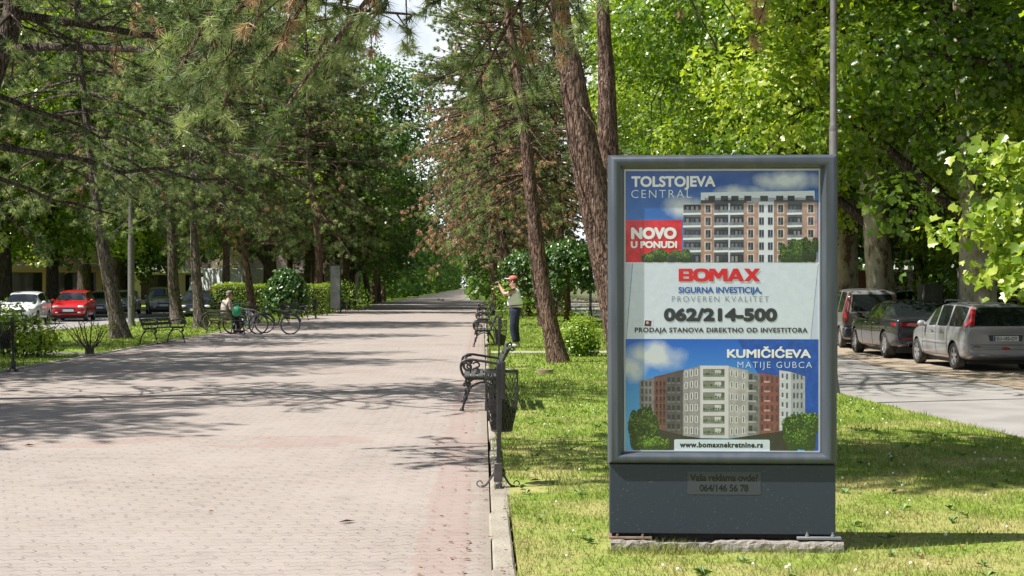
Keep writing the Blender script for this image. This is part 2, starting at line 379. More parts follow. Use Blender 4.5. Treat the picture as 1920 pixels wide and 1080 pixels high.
# ------------------------------------------------------------------ grass blades (one mass)
def grass_patch(name, regions, seed, avoid=()):
    g = np.random.default_rng(seed); VV = []; 
    for (x0, x1, y0, y1, dens, h0, h1, w) in regions:
        n = int((x1 - x0) * (y1 - y0) * dens); x = g.uniform(x0, x1, n); y = g.uniform(y0, y1, n)
        k = np.ones(n, bool)
        if x1 > 5: k &= x < np.interp(y, [e[0] for e in ED], [e[1] for e in ED]) - .03
        for (a, c, d, e) in avoid: k &= ~((x > a) & (x < c) & (y > d) & (y < e))
        x, y = x[k], y[k]; n = len(x)
        cl = np.sin(x * 5.1 + 1.3 * np.sin(y * 3.7)) * np.sin(y * 4.3 + 1.7 * np.sin(x * 2.9))
        h = g.uniform(h0, h1, n) * (1 + .4 * cl); a = g.uniform(0, 2 * PI, n); ln = g.uniform(.2, 1.1, n) * h; la = g.uniform(0, 2 * PI, n)
        ww = w * g.uniform(.6, 1.3, n)
        p = np.stack([x, y, np.full(n, .002)], 1); s = np.stack([np.cos(a) * ww / 2, np.sin(a) * ww / 2, np.zeros(n)], 1)
        tip = p + np.stack([np.cos(la) * ln, np.sin(la) * ln, h], 1)
        VV.append(np.stack([p - s, p + s, tip], 1).reshape(-1, 3))
    V = np.concatenate(VV); T = np.arange(len(V)).reshape(-1, 3)
    return tag(link(name, tri_mesh(name, V, T, [M_BLADE])), kind='stuff')
AV = [(.72, 2.2, 8.87, 9.12), (.2, 5.3, 34.5, 35.95), (.2, .5, 11.3, 12.1)]
grass_patch('grass', [(.16, .34, 7.2, 11.5, 500, .015, .04, .006), (.10, .34, 11.5, 40, 700, .02, .05, .009), (.75, 2.15, 8.76, 8.9, 2600, .03, .075, .007), (.75, 1.45, 8.7, 8.88, 2600, .05, .11, .007), (.2, 5.8, 7.2, 12, 2000, .018, .045, .006), (.2, 5.8, 12, 18, 950, .02, .055, .009), (.2, 5.6, 18, 28, 420, .025, .06, .014),
    (.2, 5.5, 28, 50, 150, .03, .065, .025), (.2, 5.6, 50, 90, 45, .03, .07, .05)], 1, AV)
grass_patch('grass', [(-15.2, -8.98, 24, 50, 110, .03, .07, .026), (-15.2, -8.98, 50, 100, 45, .03, .08, .05)], 2, [(-15.3, -8.9, 33.8, 36.4)])
# white clover heads dotted through the turf
b = MB(); rn = random.Random(8)
for i in range(260):
    y = 8 + 22 * rn.random() ** 1.3; x = rn.uniform(.4, 5.2)
    if .7 < x < 2.25 and 8.7 < y < 9.3: continue
    b.ball((x, y, rn.uniform(.03, .055)), rn.uniform(.007, .012), 6, 4)
tag(b.build('clover_blossom', mat('clover_white', (.75, .73, .68), .8)), kind='stuff')
# dry leaves and needles lying on the paving and along the kerb
b = MB(); rn = random.Random(9)
for i in range(420):
    if i < 300: x = rn.gauss(.0, .18); y = 6.5 + 30 * rn.random() ** 1.5
    else: x = rn.uniform(-8, .0); y = 9 + 40 * rn.random()
    s = rn.uniform(.008, .028); a = rn.uniform(0, 6.3); z = .006 + (.02 if .04 < x < .2 else 0); c, d = math.cos(a) * s, math.sin(a) * s
    b.add([(x - c, y - d, z), (x + d * .45, y - c * .45, z + s * .25), (x + c, y + d, z + s * .1), (x - d * .45, y + c * .45, z + s * .4)], [(0, 1, 2, 3)], rn.choice((0, 0, 1)))
for (px, py, s) in ((650, 981, .06), (55, 837, .06), (1003, 903, .05)):
    q = at(px, py)
    b.add([(q.x - s, q.y, .008), (q.x, q.y - s * .5, .03), (q.x + s, q.y + .02, .012), (q.x, q.y + s * .5, .02)], [(0, 1, 2, 3)], 0)
tag(b.build('fallen_leaves', [mat('dry_leaf', (.20, .10, .05), .9), mat('needle_litter', (.30, .17, .09), .9)]), kind='stuff')

# weeds and fallen leaves in the turf
b = MB(); rn = random.Random(18)
for i in range(210):
    y = 7.5 + 16 * rn.random() ** 1.2; x = rn.uniform(.3, 5.3)
    if .7 < x < 2.25 and 8.7 < y < 9.3: continue
    for k in range(rn.randint(4, 7)):
        a = rn.uniform(0, 6.3); l = rn.uniform(.03, .075); w = l * .28; c, d = math.cos(a), math.sin(a); z1 = rn.uniform(.02, .05)
        b.add([(x, y, .01), (x + c * l * .5 - d * w, y + d * l * .5 + c * w, z1), (x + c * l, y + d * l, z1 * .9), (x + c * l * .5 + d * w, y + d * l * .5 - c * w, z1)], [(0, 1, 2, 3)], rn.choice((0, 0, 1)))
for i in range(260):
    y = 7.4 + 24 * rn.random() ** 1.2; x = rn.uniform(.22, 5.3); s_ = rn.uniform(.012, .03); a = rn.uniform(0, 6.3); c, d = math.cos(a) * s_, math.sin(a) * s_; z = rn.uniform(.02, .04)
    if .7 < x < 2.25 and 8.7 < y < 9.3: continue
    b.add([(x - c, y - d, z), (x + d * .6, y - c * .6, z + s_ * .3), (x + c, y + d, z), (x - d * .6, y + c * .6, z + s_ * .4)], [(0, 1, 2, 3)], 2)
tag(b.build('weeds', [mat('weed_green', (.10, .19, .035), .6), mat('weed_pale', (.22, .30, .09), .6), mat('leaf_brown', (.26, .15, .07), .9)]), kind='stuff')
# ------------------------------------------------------------------ trees
def bark_mat(name, c, c2, c3, vscale=16, stretch=(1, 1, .17), bump=1):
    m = bpy.data.materials.new(name); m.use_nodes = True; t = m.node_tree; n = t.nodes; p = n['Principled BSDF']; L = t.links.new
    tc = n.new('ShaderNodeTexCoord'); mp = n.new('ShaderNodeMapping'); mp.inputs['Scale'].default_value = stretch; L(tc.outputs['Object'], mp.inputs['Vector'])
    z0 = n.new('ShaderNodeTexNoise'); z0.inputs['Scale'].default_value = 9; z0.inputs['Detail'].default_value = 3; L(mp.outputs[0], z0.inputs['Vector'])
    am = n.new('ShaderNodeMix'); am.data_type = 'RGBA'; am.blend_type = 'ADD'; am.inputs[0].default_value = .32; L(mp.outputs[0], am.inputs[6]); L(z0.outputs['Color'], am.inputs[7])
    v = n.new('ShaderNodeTexVoronoi'); v.feature = 'DISTANCE_TO_EDGE'; v.inputs['Scale'].default_value = vscale; L(am.outputs[2], v.inputs['Vector'])
    z = n.new('ShaderNodeTexNoise'); z.inputs['Scale'].default_value = 30; z.inputs['Detail'].default_value = 7; L(mp.outputs[0], z.inputs['Vector'])
    r = n.new('ShaderNodeValToRGB'); e = r.color_ramp.elements; e[0].position = .02; e[0].color = (*c3, 1); e[1].position = .2; e[1].color = (*c, 1); L(v.outputs['Distance'], r.inputs[0])
    r2 = n.new('ShaderNodeValToRGB'); r2.color_ramp.elements[0].position = .42; r2.color_ramp.elements[1].position = .68; L(z.outputs['Fac'], r2.inputs[0])
    mx = n.new('ShaderNodeMix'); mx.data_type = 'RGBA'; L(r2.outputs[0], mx.inputs[0]); L(r.outputs[0], mx.inputs[6]); mx.inputs[7].default_value = (*c2, 1)
    L(mx.outputs[2], p.inputs['Base Color']); p.inputs['Roughness'].default_value = .9; p.inputs['Specular IOR Level'].default_value = .2
    mr = n.new('ShaderNodeMapRange'); mr.inputs['From Max'].default_value = .22; L(v.outputs['Distance'], mr.inputs['Value'])
    ad = n.new('ShaderNodeMath'); ad.operation = 'ADD'; L(mr.outputs[0], ad.inputs[0]); L(z.outputs['Fac'], ad.inputs[1])
    b = n.new('ShaderNodeBump'); b.inputs['Strength'].default_value = bump; b.inputs['Distance'].default_value = .05; L(ad.outputs[0], b.inputs['Height']); L(b.outputs[0], p.inputs['Normal'])
    return m
M_PBARK = bark_mat('pine_bark', (.21, .125, .095), (.36, .25, .20), (.055, .035, .03))
M_GBARK = bark_mat('old_pine_bark', (.20, .16, .14), (.33, .27, .24), (.05, .04, .035))
M_DBARK = bark_mat('dark_bark', (.13, .10, .08), (.2, .165, .14), (.04, .03, .027))
def plane_bark():
    m = bpy.data.materials.new('plane_bark'); m.use_nodes = True; t = m.node_tree; n = t.nodes; p = n['Principled BSDF']; L = t.links.new
    tc = n.new('ShaderNodeTexCoord'); mp = n.new('ShaderNodeMapping'); mp.inputs['Scale'].default_value = (1, 1, .5); L(tc.outputs['Object'], mp.inputs['Vector'])
    z = n.new('ShaderNodeTexNoise'); z.inputs['Scale'].default_value = 3.2; z.inputs['Detail'].default_value = 6; z.inputs['Roughness'].default_value = .6; L(mp.outputs[0], z.inputs['Vector'])
    r = n.new('ShaderNodeValToRGB'); r.color_ramp.interpolation = 'CONSTANT'; e = r.color_ramp.elements
    while len(e) < 5: e.new(.5)
    for i, (q, c) in enumerate(((0, (.14, .09, .055)), (.40, (.30, .25, .175)), (.47, (.38, .34, .26)), (.54, (.44, .40, .31)), (.64, (.23, .175, .115)))): e[i].position = q; e[i].color = (*c, 1)
    L(z.outputs['Fac'], r.inputs[0]); L(r.outputs[0], p.inputs['Base Color']); p.inputs['Roughness'].default_value = .8
    b = n.new('ShaderNodeBump'); b.inputs['Strength'].default_value = .5; b.inputs['Distance'].default_value = .03; L(z.outputs['Fac'], b.inputs['Height']); L(b.outputs[0], p.inputs['Normal'])
    return m
M_PLBARK = plane_bark()
M_NEED = leafmat('pine_needles', [(.035, .065, .030), (.115, .17, .070), (.26, .335, .145), (.44, .49, .24)], .34, .5, .4, (1.3, 1.35, .7))
M_DEAD = leafmat('dead_needles', [(.20, .125, .075), (.40, .265, .15), (.56, .385, .235), (.44, .35, .20)], .2, .7, .2, (1.2, 1.1, .8))
M_LEAF = leafmat('plane_leaves', [(.045, .10, .012), (.14, .235, .026), (.29, .40, .055), (.50, .56, .12)], .45, .33, .7, (1.5, 1.55, .4))
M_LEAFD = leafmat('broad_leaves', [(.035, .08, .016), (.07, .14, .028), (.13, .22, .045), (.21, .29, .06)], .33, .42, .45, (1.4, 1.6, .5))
M_LAUR = leafmat('laurel_leaves', [(.06, .12, .014), (.15, .25, .024), (.28, .38, .04), (.46, .50, .07)], .35, .33, .6, (1.4, 1.5, .35))
M_MULB = leafmat('mulberry_leaves', [(.03, .075, .022), (.05, .11, .03), (.085, .16, .04), (.15, .24, .05)], .3, .3, .6, (1.3, 1.6, .5))

def spline(pts, n):
    pts = [np.array(p, float) for p in pts]; P = [2 * pts[0] - pts[1]] + pts + [2 * pts[-1] - pts[-2]]; o = []
    m = len(pts) - 1
    for i in range(n + 1):
        t = i / n * m; k = min(int(t), m - 1); u = t - k; a, b, c, d = P[k:k + 4]
        o.append(.5 * ((2 * b) + (-a + c) * u + (2 * a - 5 * b + 4 * c - d) * u * u + (-a + 3 * b - 3 * c + d) * u ** 3))
    return np.array(o)

def needles(g, C, A, dead, ln, w, k, spread=(12, 100)):
    """bottle-brush tufts of k thin blades round centres C along axes A"""
    N = len(C); n = N * k
    C = np.repeat(C, k, 0); A = np.repeat(nrm(A), k, 0); D = np.repeat(dead, k)
    r = nrm(g.normal(size=(n, 3))); perp = nrm(r - A * np.sum(r * A, 1, keepdims=True))
    th = np.radians(g.uniform(spread[0], spread[1], n))[:, None]
    d = A * np.cos(th) + perp * np.sin(th); d[:, 2] -= np.where(D, .35, .0); d = nrm(d)
    b = C + A * g.uniform(-.45, .35, n)[:, None] * ln * .9
    l = ln * g.uniform(.7, 1.15, n)[:, None]; s = nrm(np.cross(d, nrm(g.normal(size=(n, 3))))) * w / 2
    V = np.stack([b - s, b + s, b + d * l], 1).reshape(-1, 3)
    v = np.repeat(np.clip(np.repeat(g.uniform(0, 1, N), k) * .75 + g.uniform(0, .35, n), 0, 1), 3)
    return V, D.astype(int), v

def grow_pine(name, seed, spine, r0, hb, L, gap=.6, droop=.25, pdead=.06, deadlow=0, nd_=(.13, .014, 16), tstep=.16, extra=(), azb=None, per=4, stubs=8, stop=.97, twig=.33, bark=None, prof=.5, lim_r=.05, dpow=2):
    """spine: local trunk points. Limbs in whorls carry twigs, twigs carry needle tufts. Returns trunk and crown meshes."""
    g = np.random.default_rng(seed); sp = spline(spine, 26); H = sp[-1][2]
    tr = MB(); n = len(sp)
    rad = [r0 * ((1 - i / (n - 1)) ** .8 * .9 + .04) * (1 + .5 * math.exp(-max(0, sp[i][2]) / .3)) for i in range(n)]
    tr.tube(sp, rad, 12)
    zs = sp[:, 2]; C = []; A = []; D = []
    pos = lambda z: np.array([np.interp(z, zs, sp[:, 0]), np.interp(z, zs, sp[:, 1]), z])
    limbs = []; z = hb
    while z < H * stop:
        t = (z - hb) / (H - hb); a0 = g.uniform(0, 2 * PI)
        for i in range(per if t < .85 else 3):
            az = a0 + i * 2 * PI / per + g.uniform(-.4, .4)
            if azb is not None and math.cos(az - azb) < g.uniform(-1.2, .3): continue
            l = L * max(.12, (1 - t) ** prof) * g.uniform(.55, 1.05) * (.55 + .45 * min(1, (t + .12) * 3)); el = R(-14 + 50 * t) + g.uniform(-.18, .18)
            limbs.append((z + g.uniform(-.2, .2), az, l, el, droop * (1 - t), g.random() < deadlow * (1 - t) ** 2))
        z += gap * g.uniform(.7, 1.3)
    limbs += [(e[0], e[1], e[2], e[3], e[4], e[5] if len(e) > 5 else False) for e in extra]
    for (z, az, l, el, dr, isdead) in limbs:
        p0 = pos(z); h = np.array([math.cos(az), math.sin(az), 0]); m = 7; q = []
        bend = g.uniform(-.25, .25)
        for j in range(m + 1):
            s = j / m; a2 = az + bend * s; hh = np.array([math.cos(a2), math.sin(a2), 0])
            q.append(p0 + hh * l * s * math.cos(el) + np.array([0, 0, l * (math.sin(el) * s - dr * s ** dpow + (.10 * s ** 3 if dpow == 2 else 0))]) + g.normal(size=3) * .035 * l * s * .5)
        q = np.array(q); tr.tube(q, [lim_r * (l / 4) ** .8 * (1 - .85 * j / m) + .006 for j in range(m + 1)], 6)
        s = .22
        while s < 1.0:
            side = g.choice((-1, 1)); k = s * m; i = min(int(k), m - 1); p = q[i] + (q[i + 1] - q[i]) * (k - i); d = nrm(q[i + 1] - q[i])
            lat = nrm(np.cross(d, [0, 0, 1])) * side; tl = min(1.5, .3 + .34 * l * (1.15 - s)) * g.uniform(.6, 1.2)
            td = nrm(d * g.uniform(.3, .9) + lat * g.uniform(.4, 1) + np.array([0, 0, g.uniform(-.45, .35)]))
            dead = isdead or g.random() < pdead
            e = p + td * tl + np.array([0, 0, (-.55 if dead else -.12) * tl]); mid = p + td * tl * .5
            tr.tube([p, mid, e], [.014, .009, .005], 4, cap=False)
            u = .58 if s > .35 else .75
            while u <= 1.001:
                c = p + (mid - p) * u * 2 if u < .5 else mid + (e - mid) * (u - .5) * 2
                C.append(c + g.normal(size=3) * .03); ax = nrm(e - p) + g.normal(size=3) * .5 + np.array([0, 0, -.6 if dead else .25]); A.append(ax); D.append(dead); u += tstep / tl
            s += twig / l * g.uniform(.6, 1.3)
        C.append(q[-1]); A.append(q[-1] - q[-2]); D.append(isdead)
    for i in range(stubs):                                             # dead stubs and bare twigs on the lower trunk
        z = g.uniform(max(1.6, hb * .35), hb + 1.5); az = g.uniform(0, 6.28); l = g.uniform(.3, 1.4); p = pos(z)
        q = [p, p + np.array([math.cos(az) * l * .5, math.sin(az) * l * .5, g.uniform(-.15, .1)]), p + np.array([math.cos(az + .3) * l, math.sin(az + .3) * l, g.uniform(-.5, .05)])]
        tr.tube(q, [.022, .014, .005], 5)
    V, di, v = needles(g, np.array(C), np.array(A), np.array(D, bool), *nd_)
    cm = tri_mesh('crown', V, np.arange(len(V)).reshape(-1, 3), [M_NEED, M_DEAD], di, v)
    to = tr.build('trunk', bark or M_PBARK, None, smooth=60); tm = to.data; bpy.data.objects.remove(to)
    return tm, cm

def leaf_template(kind):
    if kind == 'plane':                                               # five-lobed leaf
        h = [(0, -.40), (.24, -.36), (.48, -.16), (.34, -.02), (.46, .24), (.2, .25), (0, .55)]
        o = h + [(-x, y) for x, y in h[-2:0:-1]]
        V = [(0, -.02, 0)] + [(x, y, .34 * abs(x) - .12 * y * y) for x, y in o]; n = len(o)
        return np.array(V), np.array([(0, 1 + i, 1 + (i + 1) % n) for i in range(n)])
    if kind == 'lobed':                                               # the same leaf seen small: three lobes
        o = [(0, -.42), (.44, -.2), (.24, .02), (.36, .3), (0, .52), (-.36, .3), (-.24, .02), (-.44, -.2)]
        V = [(0, -.02, 0)] + [(x, y, .3 * abs(x) - .1 * y * y) for x, y in o]; n = len(o)
        return np.array(V), np.array([(0, 1 + i, 1 + (i + 1) % n) for i in range(n)])
    if kind == 'heart':
        o = [(0, -.45), (.3, -.42), (.42, -.1), (.25, .25), (0, .6), (-.25, .25), (-.42, -.1), (-.3, -.42)]
        V = [(0, 0, -.06)] + [(x, y, .18 * abs(x)) for x, y in o]; n = len(o)
        return np.array(V), np.array([(0, 1 + i, 1 + (i + 1) % n) for i in range(n)])
    if kind == 'oval':
        V = [(0, -.5, 0), (.24, -.08, .07), (0, .5, .0), (-.24, -.08, .07)]
        return np.array(V), np.array([(0, 1, 2), (0, 2, 3)])
    V = [(0, -.5, 0), (.42, 0, .12), (0, .5, 0), (-.42, 0, .12)]
    return np.array(V), np.array([(0, 1, 2), (0, 2, 3)])

def leaves(g, C, N, size, kind, v=None, droop=.0):
    n = len(C); T, Fc = leaf_template(kind)
    N = nrm(N); r = g.normal(size=(n, 3)); r[:, 2] -= droop * 3; u = nrm(r - N * np.sum(r * N, 1, keepdims=True)); w = np.cross(u, N)
    s = (size * g.uniform(.45, 1.4, n))[:, None, None]
    V = C[:, None, :] + s * (T[None, :, 0:1] * w[:, None, :] + T[None, :, 1:2] * u[:, None, :] + T[None, :, 2:3] * N[:, None, :])
    k = len(T); Fs = (Fc[None] + (np.arange(n) * k)[:, None, None]).reshape(-1, 3)
    if v is None: v = g.uniform(0, 1, n)
    return V.reshape(-1, 3), Fs, np.repeat(v, k)

def blob_leaves(g, blobs, dens, up=.5, inner=.35):
    """leaf centres on and a little inside a set of ellipsoid clumps"""
    Cs = []; Ns = []; Vs = []
    for (c, r) in blobs:
        c = np.array(c); r = np.array(r if hasattr(r, '__len__') else (r, r, r)); n = int(dens * (r[0] * r[1] + r[1] * r[2] + r[0] * r[2]) * 4.2)
        d = nrm(g.normal(size=(n, 3))); q = 1 - inner * g.random(n) ** 1.4
        lump = 1 + .16 * np.sin(d[:, 0] * 7 + c[0] * 3) * np.sin(d[:, 1] * 6 + c[1]) + .12 * np.sin(d[:, 2] * 8 + c[2] * 2)
        Cs.append(c + d * r * (q * lump)[:, None] + g.normal(size=(n, 3)) * .1); Ns.append(d * .85 + np.array([0, 0, up]) + g.normal(size=(n, 3)) * .45)
        Vs.append(np.clip(g.uniform(-.1, .6) + g.uniform(0, .6, n) * g.uniform(.4, 1, n), 0, 1))
    return np.concatenate(Cs), np.concatenate(Ns), np.concatenate(Vs)

def grow_broad(name, seed, H, r0, hb, Rc, nl=9, size=.16, kind='plane', dens=26, m_leaf=None, bark=None, lean=(0, 0), blob=1.7, low=0.0, extra=(), flat=1.0, spray=.25):
    g = np.random.default_rng(seed); tr = MB()
    top = np.array([lean[0], lean[1], H * .62]); sp = spline([(0, 0, -.15), (lean[0] * .25, lean[1] * .25, H * .18), (lean[0] * .6, lean[1] * .6, H * .38), top], 14)
    tr.tube(sp, [r0 * (1 - .62 * i / 14) * (1 + .35 * math.exp(-max(0, sp[i][2]) / .35)) for i in range(15)], 14)
    blobs = []; pos = lambda z: np.array([np.interp(z, sp[:, 2], sp[:, 0]), np.interp(z, sp[:, 2], sp[:, 1]), z])
    hc = (H + hb) / 2
    for i in range(nl):
        z0 = hb * .75 + (H * .6 - hb * .75) * (i / max(1, nl - 1)); p = pos(min(z0, H * .6)); az = i * 2.4 + g.uniform(-.4, .4)
        for k in range(2):
            a2 = az + (k - .5) * g.uniform(.3, 1.0); zt = hb + (H - hb) * (.08 + .8 * (i + g.uniform(0, 1)) / nl); rr_ = Rc * math.sqrt(max(.08, 1 - ((zt - hc) / (H - hb) * 1.9) ** 2)) * g.uniform(.55, .95)
            e = np.array([p[0] + math.cos(a2) * rr_, p[1] + math.sin(a2) * rr_, zt]); mid = (p + e) / 2 + np.array([0, 0, .12 * rr_]) + g.normal(size=3) * .25
            tr.mi = 1; q = spline([p, mid, e], 7); rl = r0 * .33 * (1 - .5 * i / nl); tr.tube(q, [rl * (1 - .85 * j / 7) + .015 for j in range(8)], 7)
            br = blob * g.uniform(.7, 1.3); blobs.append((e, (br, br, br * .72 * flat)))
            m_ = q[5]; blobs.append((m_ + g.normal(size=3) * .5, (br * .8, br * .8, br * .6)))
            for s_ in range(3):                                        # smaller sprays hanging off the clump
                o = nrm(g.normal(size=3)) * br * g.uniform(.8, 1.3); o[2] -= low * br
                blobs.append((e + o, (br * .42, br * .42, br * .34)))
                tr.tube([q[6], e + o * .6, e + o], [.03, .018, .006], 4, cap=False)
    blobs.append(((top[0], top[1], H - blob * .7), (blob * 1.3, blob * 1.3, blob * .9))); blobs += list(extra)
    C, N, v = blob_leaves(g, blobs, dens); V, Fs, vv = leaves(g, C, N, size, kind, v, .12)
    cm = tri_mesh('crown', V, Fs, [m_leaf or M_LEAF], None, vv)
    to = tr.build('trunk', [bark or M_PLBARK, M_DBARK], None, smooth=60); tm = to.data; bpy.data.objects.remove(to)
    return tm, cm

def tree(kind, meshes, loc, rz, label, group, cat='tree', scale=1):
    o = thing(kind, label, cat, loc, rz, group); o.scale = (scale,) * 3 if not hasattr(scale, '__len__') else scale
    for nm, me in zip(('trunk', 'crown'), meshes): link(nm, me, o)
    return o
def sp_px(d, pts, H, drift=None):
    """trunk points measured in the photo at one depth -> base point and local spine carried on up to height H"""
    P = [atd(px, py, d) for px, py in pts]; b = P[0].copy(); b.z = 0
    L_ = [Vector((0, 0, -.15))] + [p - b for p in P if p.z > .25]
    dv = (L_[-1] - L_[-2]).normalized() * .7 + Vector((0, 0, .45)); last = L_[-1]; s = (H - last.z)
    L_.append(last + Vector((dv.x * s * .45, dv.y * s * .45, s * .5))); L_.append(last + Vector((dv.x * s * .7, dv.y * s * .7, s)))
    return b, [tuple(p) for p in L_]

GL = 'pines along the left of the promenade'; GR = 'pines along the right of the promenade'; GP = 'plane trees behind the parked cars on the right'; GF = 'broadleaf trees beyond the left street'
# --- pines whose trunks the photo shows one by one
b_, s_ = sp_px(30.6, [(1050, 678), (1022, 560), (1000, 400), (985, 250), (968, 120), (950, 0)], 15)
tree('pine_tree', grow_pine('pine', 11, s_, .2, 11, 2.2, pdead=.08, tstep=.22, nd_=(.16, .014, 58), stubs=16), b_, 0, 'slender pine trunk leaning left between the trash bin and the billboard', GR)
b_, s_ = sp_px(24.5, [(1200, 730), (1169, 600), (1140, 480), (1097, 290), (1070, 130), (1048, 0)], 17)
tree('pine_tree', grow_pine('pine', 12, s_, .42, 9.0, 4.0, azb=PI, pdead=.12, tstep=.22, nd_=(.16, .012, 58), stubs=10, extra=[(8.4, 2.9, 4.2, .1, .25), (9.0, 1.2, 3.6, .1, .2)]), b_, 0, 'thick leaning pine trunk rising from behind the left edge of the billboard', GR)
b_, s_ = sp_px(27.5, [(1176, 708), (1158, 500), (1141, 290), (1137, 140), (1130, 0)], 18)
tree('pine_tree', grow_pine('pine', 13, s_, .29, 10, 3.4, azb=PI, pdead=.1, tstep=.22, nd_=(.16, .013, 58), stubs=4, extra=[(9.2, .2, 2.6, -.15, .9), (8.4, -.5, 2.2, -.2, 1.0)]), b_, 0, 'upright reddish pine trunk just right of the thick leaning one', GR)
b_, s_ = sp_px(57.6, [(1026, 616), (1012, 560), (1000, 480), (994, 400)], 18)
tree('pine_tree', grow_pine('pine', 14, s_, .26, 5.4, 6.0, pdead=.04, deadlow=.25, droop=.4, azb=PI - .3, tstep=.26, nd_=(.18, .026, 52), per=6, gap=.5), b_, 0, 'pine behind the slender leaning trunk, brown dead sprays hanging low', GR)
b_, s_ = sp_px(80, [(984, 592), (965, 545), (945, 470), (934, 380), (928, 300)], 19)
tree('pine_tree', grow_pine('pine', 15, s_, .38, 5.2, 6.4, pdead=.04, deadlow=.7, extra=[(4.6 + .55 * i, PI - .9 + .45 * (i % 5), 3.2 + .25 * (i % 4), -.05, .55, True) for i in range(13)], droop=.5, tstep=.26, nd_=(.18, .028, 52), per=6, gap=.5), b_, 0, 'half dead pine draped in brown needles over the photographer', GR)
b_, s_ = sp_px(44.3, [(228, 635), (212, 560), (196, 480), (184, 400), (172, 320)], 16)
tree('pine_tree', grow_pine('pine', 16, s_, .27, 5.2, 5.2, pdead=.03, droop=.34, tstep=.25, nd_=(.17, .02, 58), stubs=14, bark=M_GBARK, gap=.5, per=5, extra=[(4.6, 2.8, 3.6, -.1, .2), (4.5, .3, 3.4, -.15, .2)]), b_, 0, 'leaning pine with a deeply furrowed trunk in front of the red car', GL)
b_, s_ = sp_px(60.7, [(334, 612), (326, 540), (322, 450), (318, 360)], 17)
tree('pine_tree', grow_pine('pine', 17, s_, .28, 5.6, 5.4, pdead=.02, droop=.34, tstep=.26, nd_=(.18, .026, 52), bark=M_GBARK, gap=.5, per=5), b_, 0, 'straight grey pine trunk behind the empty left bench', GL)
b_, s_ = sp_px(55.4, [(379, 617), (371, 560), (366, 480), (362, 400)], 16)
tree('pine_tree', grow_pine('pine', 18, s_, .26, 5.2, 5.4, pdead=.05, droop=.34, tstep=.26, nd_=(.18, .024, 52), bark=M_GBARK, gap=.5, per=5, extra=[(4.6, .1, 4.0, -.05, .22), (4.4, -.9, 4.0, -.05, .2)]), b_, 0, 'dark pine trunk standing beside the leftmost leaning bicycle', GL)
b_, s_ = sp_px(60, [(478, 612), (468, 540), (458, 470), (452, 400)], 16)
tree('pine_tree', grow_pine('pine', 19, s_, .2, 4.6, 5.4, pdead=.05, droop=.34, tstep=.26, nd_=(.18, .025, 52), gap=.45, per=5, extra=[(3.4, 0, 3.8, .02, .16), (3.3, -.7, 3.6, .02, .16)]), b_, 0, 'low branching pine with a slanted brown trunk behind the seated man', GL)
# tall near pine on the left edge: it leans into the picture and its boughs hang over the path
nb = Vector((-8.75, 20.5, 0))
sN = [(0, 0, -.15), (.55, .1, 1.5), (1.35, .2, 3.3), (2.0, .3, 4.8), (2.5, .35, 7), (2.9, .4, 9.5), (3.1, .4, 12.5)]
tree('pine_tree', grow_pine('pine', 20, sN, .26, 5.6, 4.6, pdead=.03, nd_=(.13, .010, 64), tstep=.13, bark=M_DBARK, per=4, stubs=26, droop=.3, twig=.27,
     extra=[(3.6, .25, 3.8, -.12, .12), (4.3, 1.2, 3.4, -.05, .2), (4.9, -.25, 4.6, .02, .2), (5.4, .5, 4.7, .0, .22), (5.6, -.8, 4.4, .05, .22), (6.0, .1, 5.4, .06, .26), (4.0, 2.6, 2.6, -.1, .2), (3.3, .9, 3.2, -.2, .1), (6.6, -.1, 5.2, .08, .3), (6.4, .7, 5.0, .05, .3)]), nb, 0,
     'dark near pine leaning in from the left edge with bare crossing boughs', GL)
# near pine right of the frame: its boughs reach across above the camera's view and hang into the top of it
so_ = [(0, 0, -.15), (-.1, .1, 2), (-.3, .1, 4.5), (-.4, .1, 7), (-.5, 0, 11)]
tree('pine_tree', grow_pine('pine', 21, so_, .24, 7.5, 2.6, pdead=.05, nd_=(.15, .0075, 84), tstep=.12, per=3, stubs=0, twig=.11, lim_r=.04,
     dpow=5, extra=[(5.0, 2.74, 6.7, .10, .36), (5.3, 2.84, 7.2, .1, .36), (5.6, 2.66, 7.0, .08, .36), (5.4, 2.56, 6.5, .08, .34), (5.9, 2.92, 7.6, .08, .40), (4.9, 2.68, 6.1, .10, .32), (6.0, 2.74, 7.9, .08, .38), (5.7, 3.0, 7.4, .08, .38), (6.2, 2.62, 7.5, .06, .38), (6.4, 2.85, 8.2, .06, .38)] + [(6.6 + .12 * i, 2.55 + .06 * i, 4.5 + .5 * i, .16, .16) for i in range(9)]), (5.1, 10.8, 0), 0, 'pine right of the frame whose needle tufts hang into the top of the view', GR)
# --- shared meshes for the rest of the avenue
def straight(H, w, seed):
    q = random.Random(seed); return [(0, 0, -.15), (w * q.uniform(-.2, .3), w * q.uniform(-.3, .3), H * .2), (w * q.uniform(.2, .6), w * q.uniform(-.3, .3), H * .45), (w * q.uniform(.3, .9), 0, H * .75), (w, 0, H)]
PV = [grow_pine('pine', 31, straight(17, .8, 1), .26, 5.0, 5.8, pdead=.03, droop=.34, nd_=(.19, .034, 49), gap=.5, per=5, tstep=.3),
      grow_pine('pine', 32, straight(18.5, 1.2, 2), .28, 5.4, 6.2, pdead=.03, droop=.36, nd_=(.19, .034, 49), gap=.52, per=5, tstep=.3),
      grow_pine('pine', 33, straight(15.5, -.6, 3), .24, 4.6, 5.6, pdead=.02, droop=.34, nd_=(.19, .034, 49), gap=.48, per=5, tstep=.3),
      grow_pine('pine', 34, straight(17, .4, 4), .25, 4.4, 5.8, pdead=.06, deadlow=.6, droop=.5, nd_=(.19, .034, 49), gap=.52, per=5, tstep=.3)]
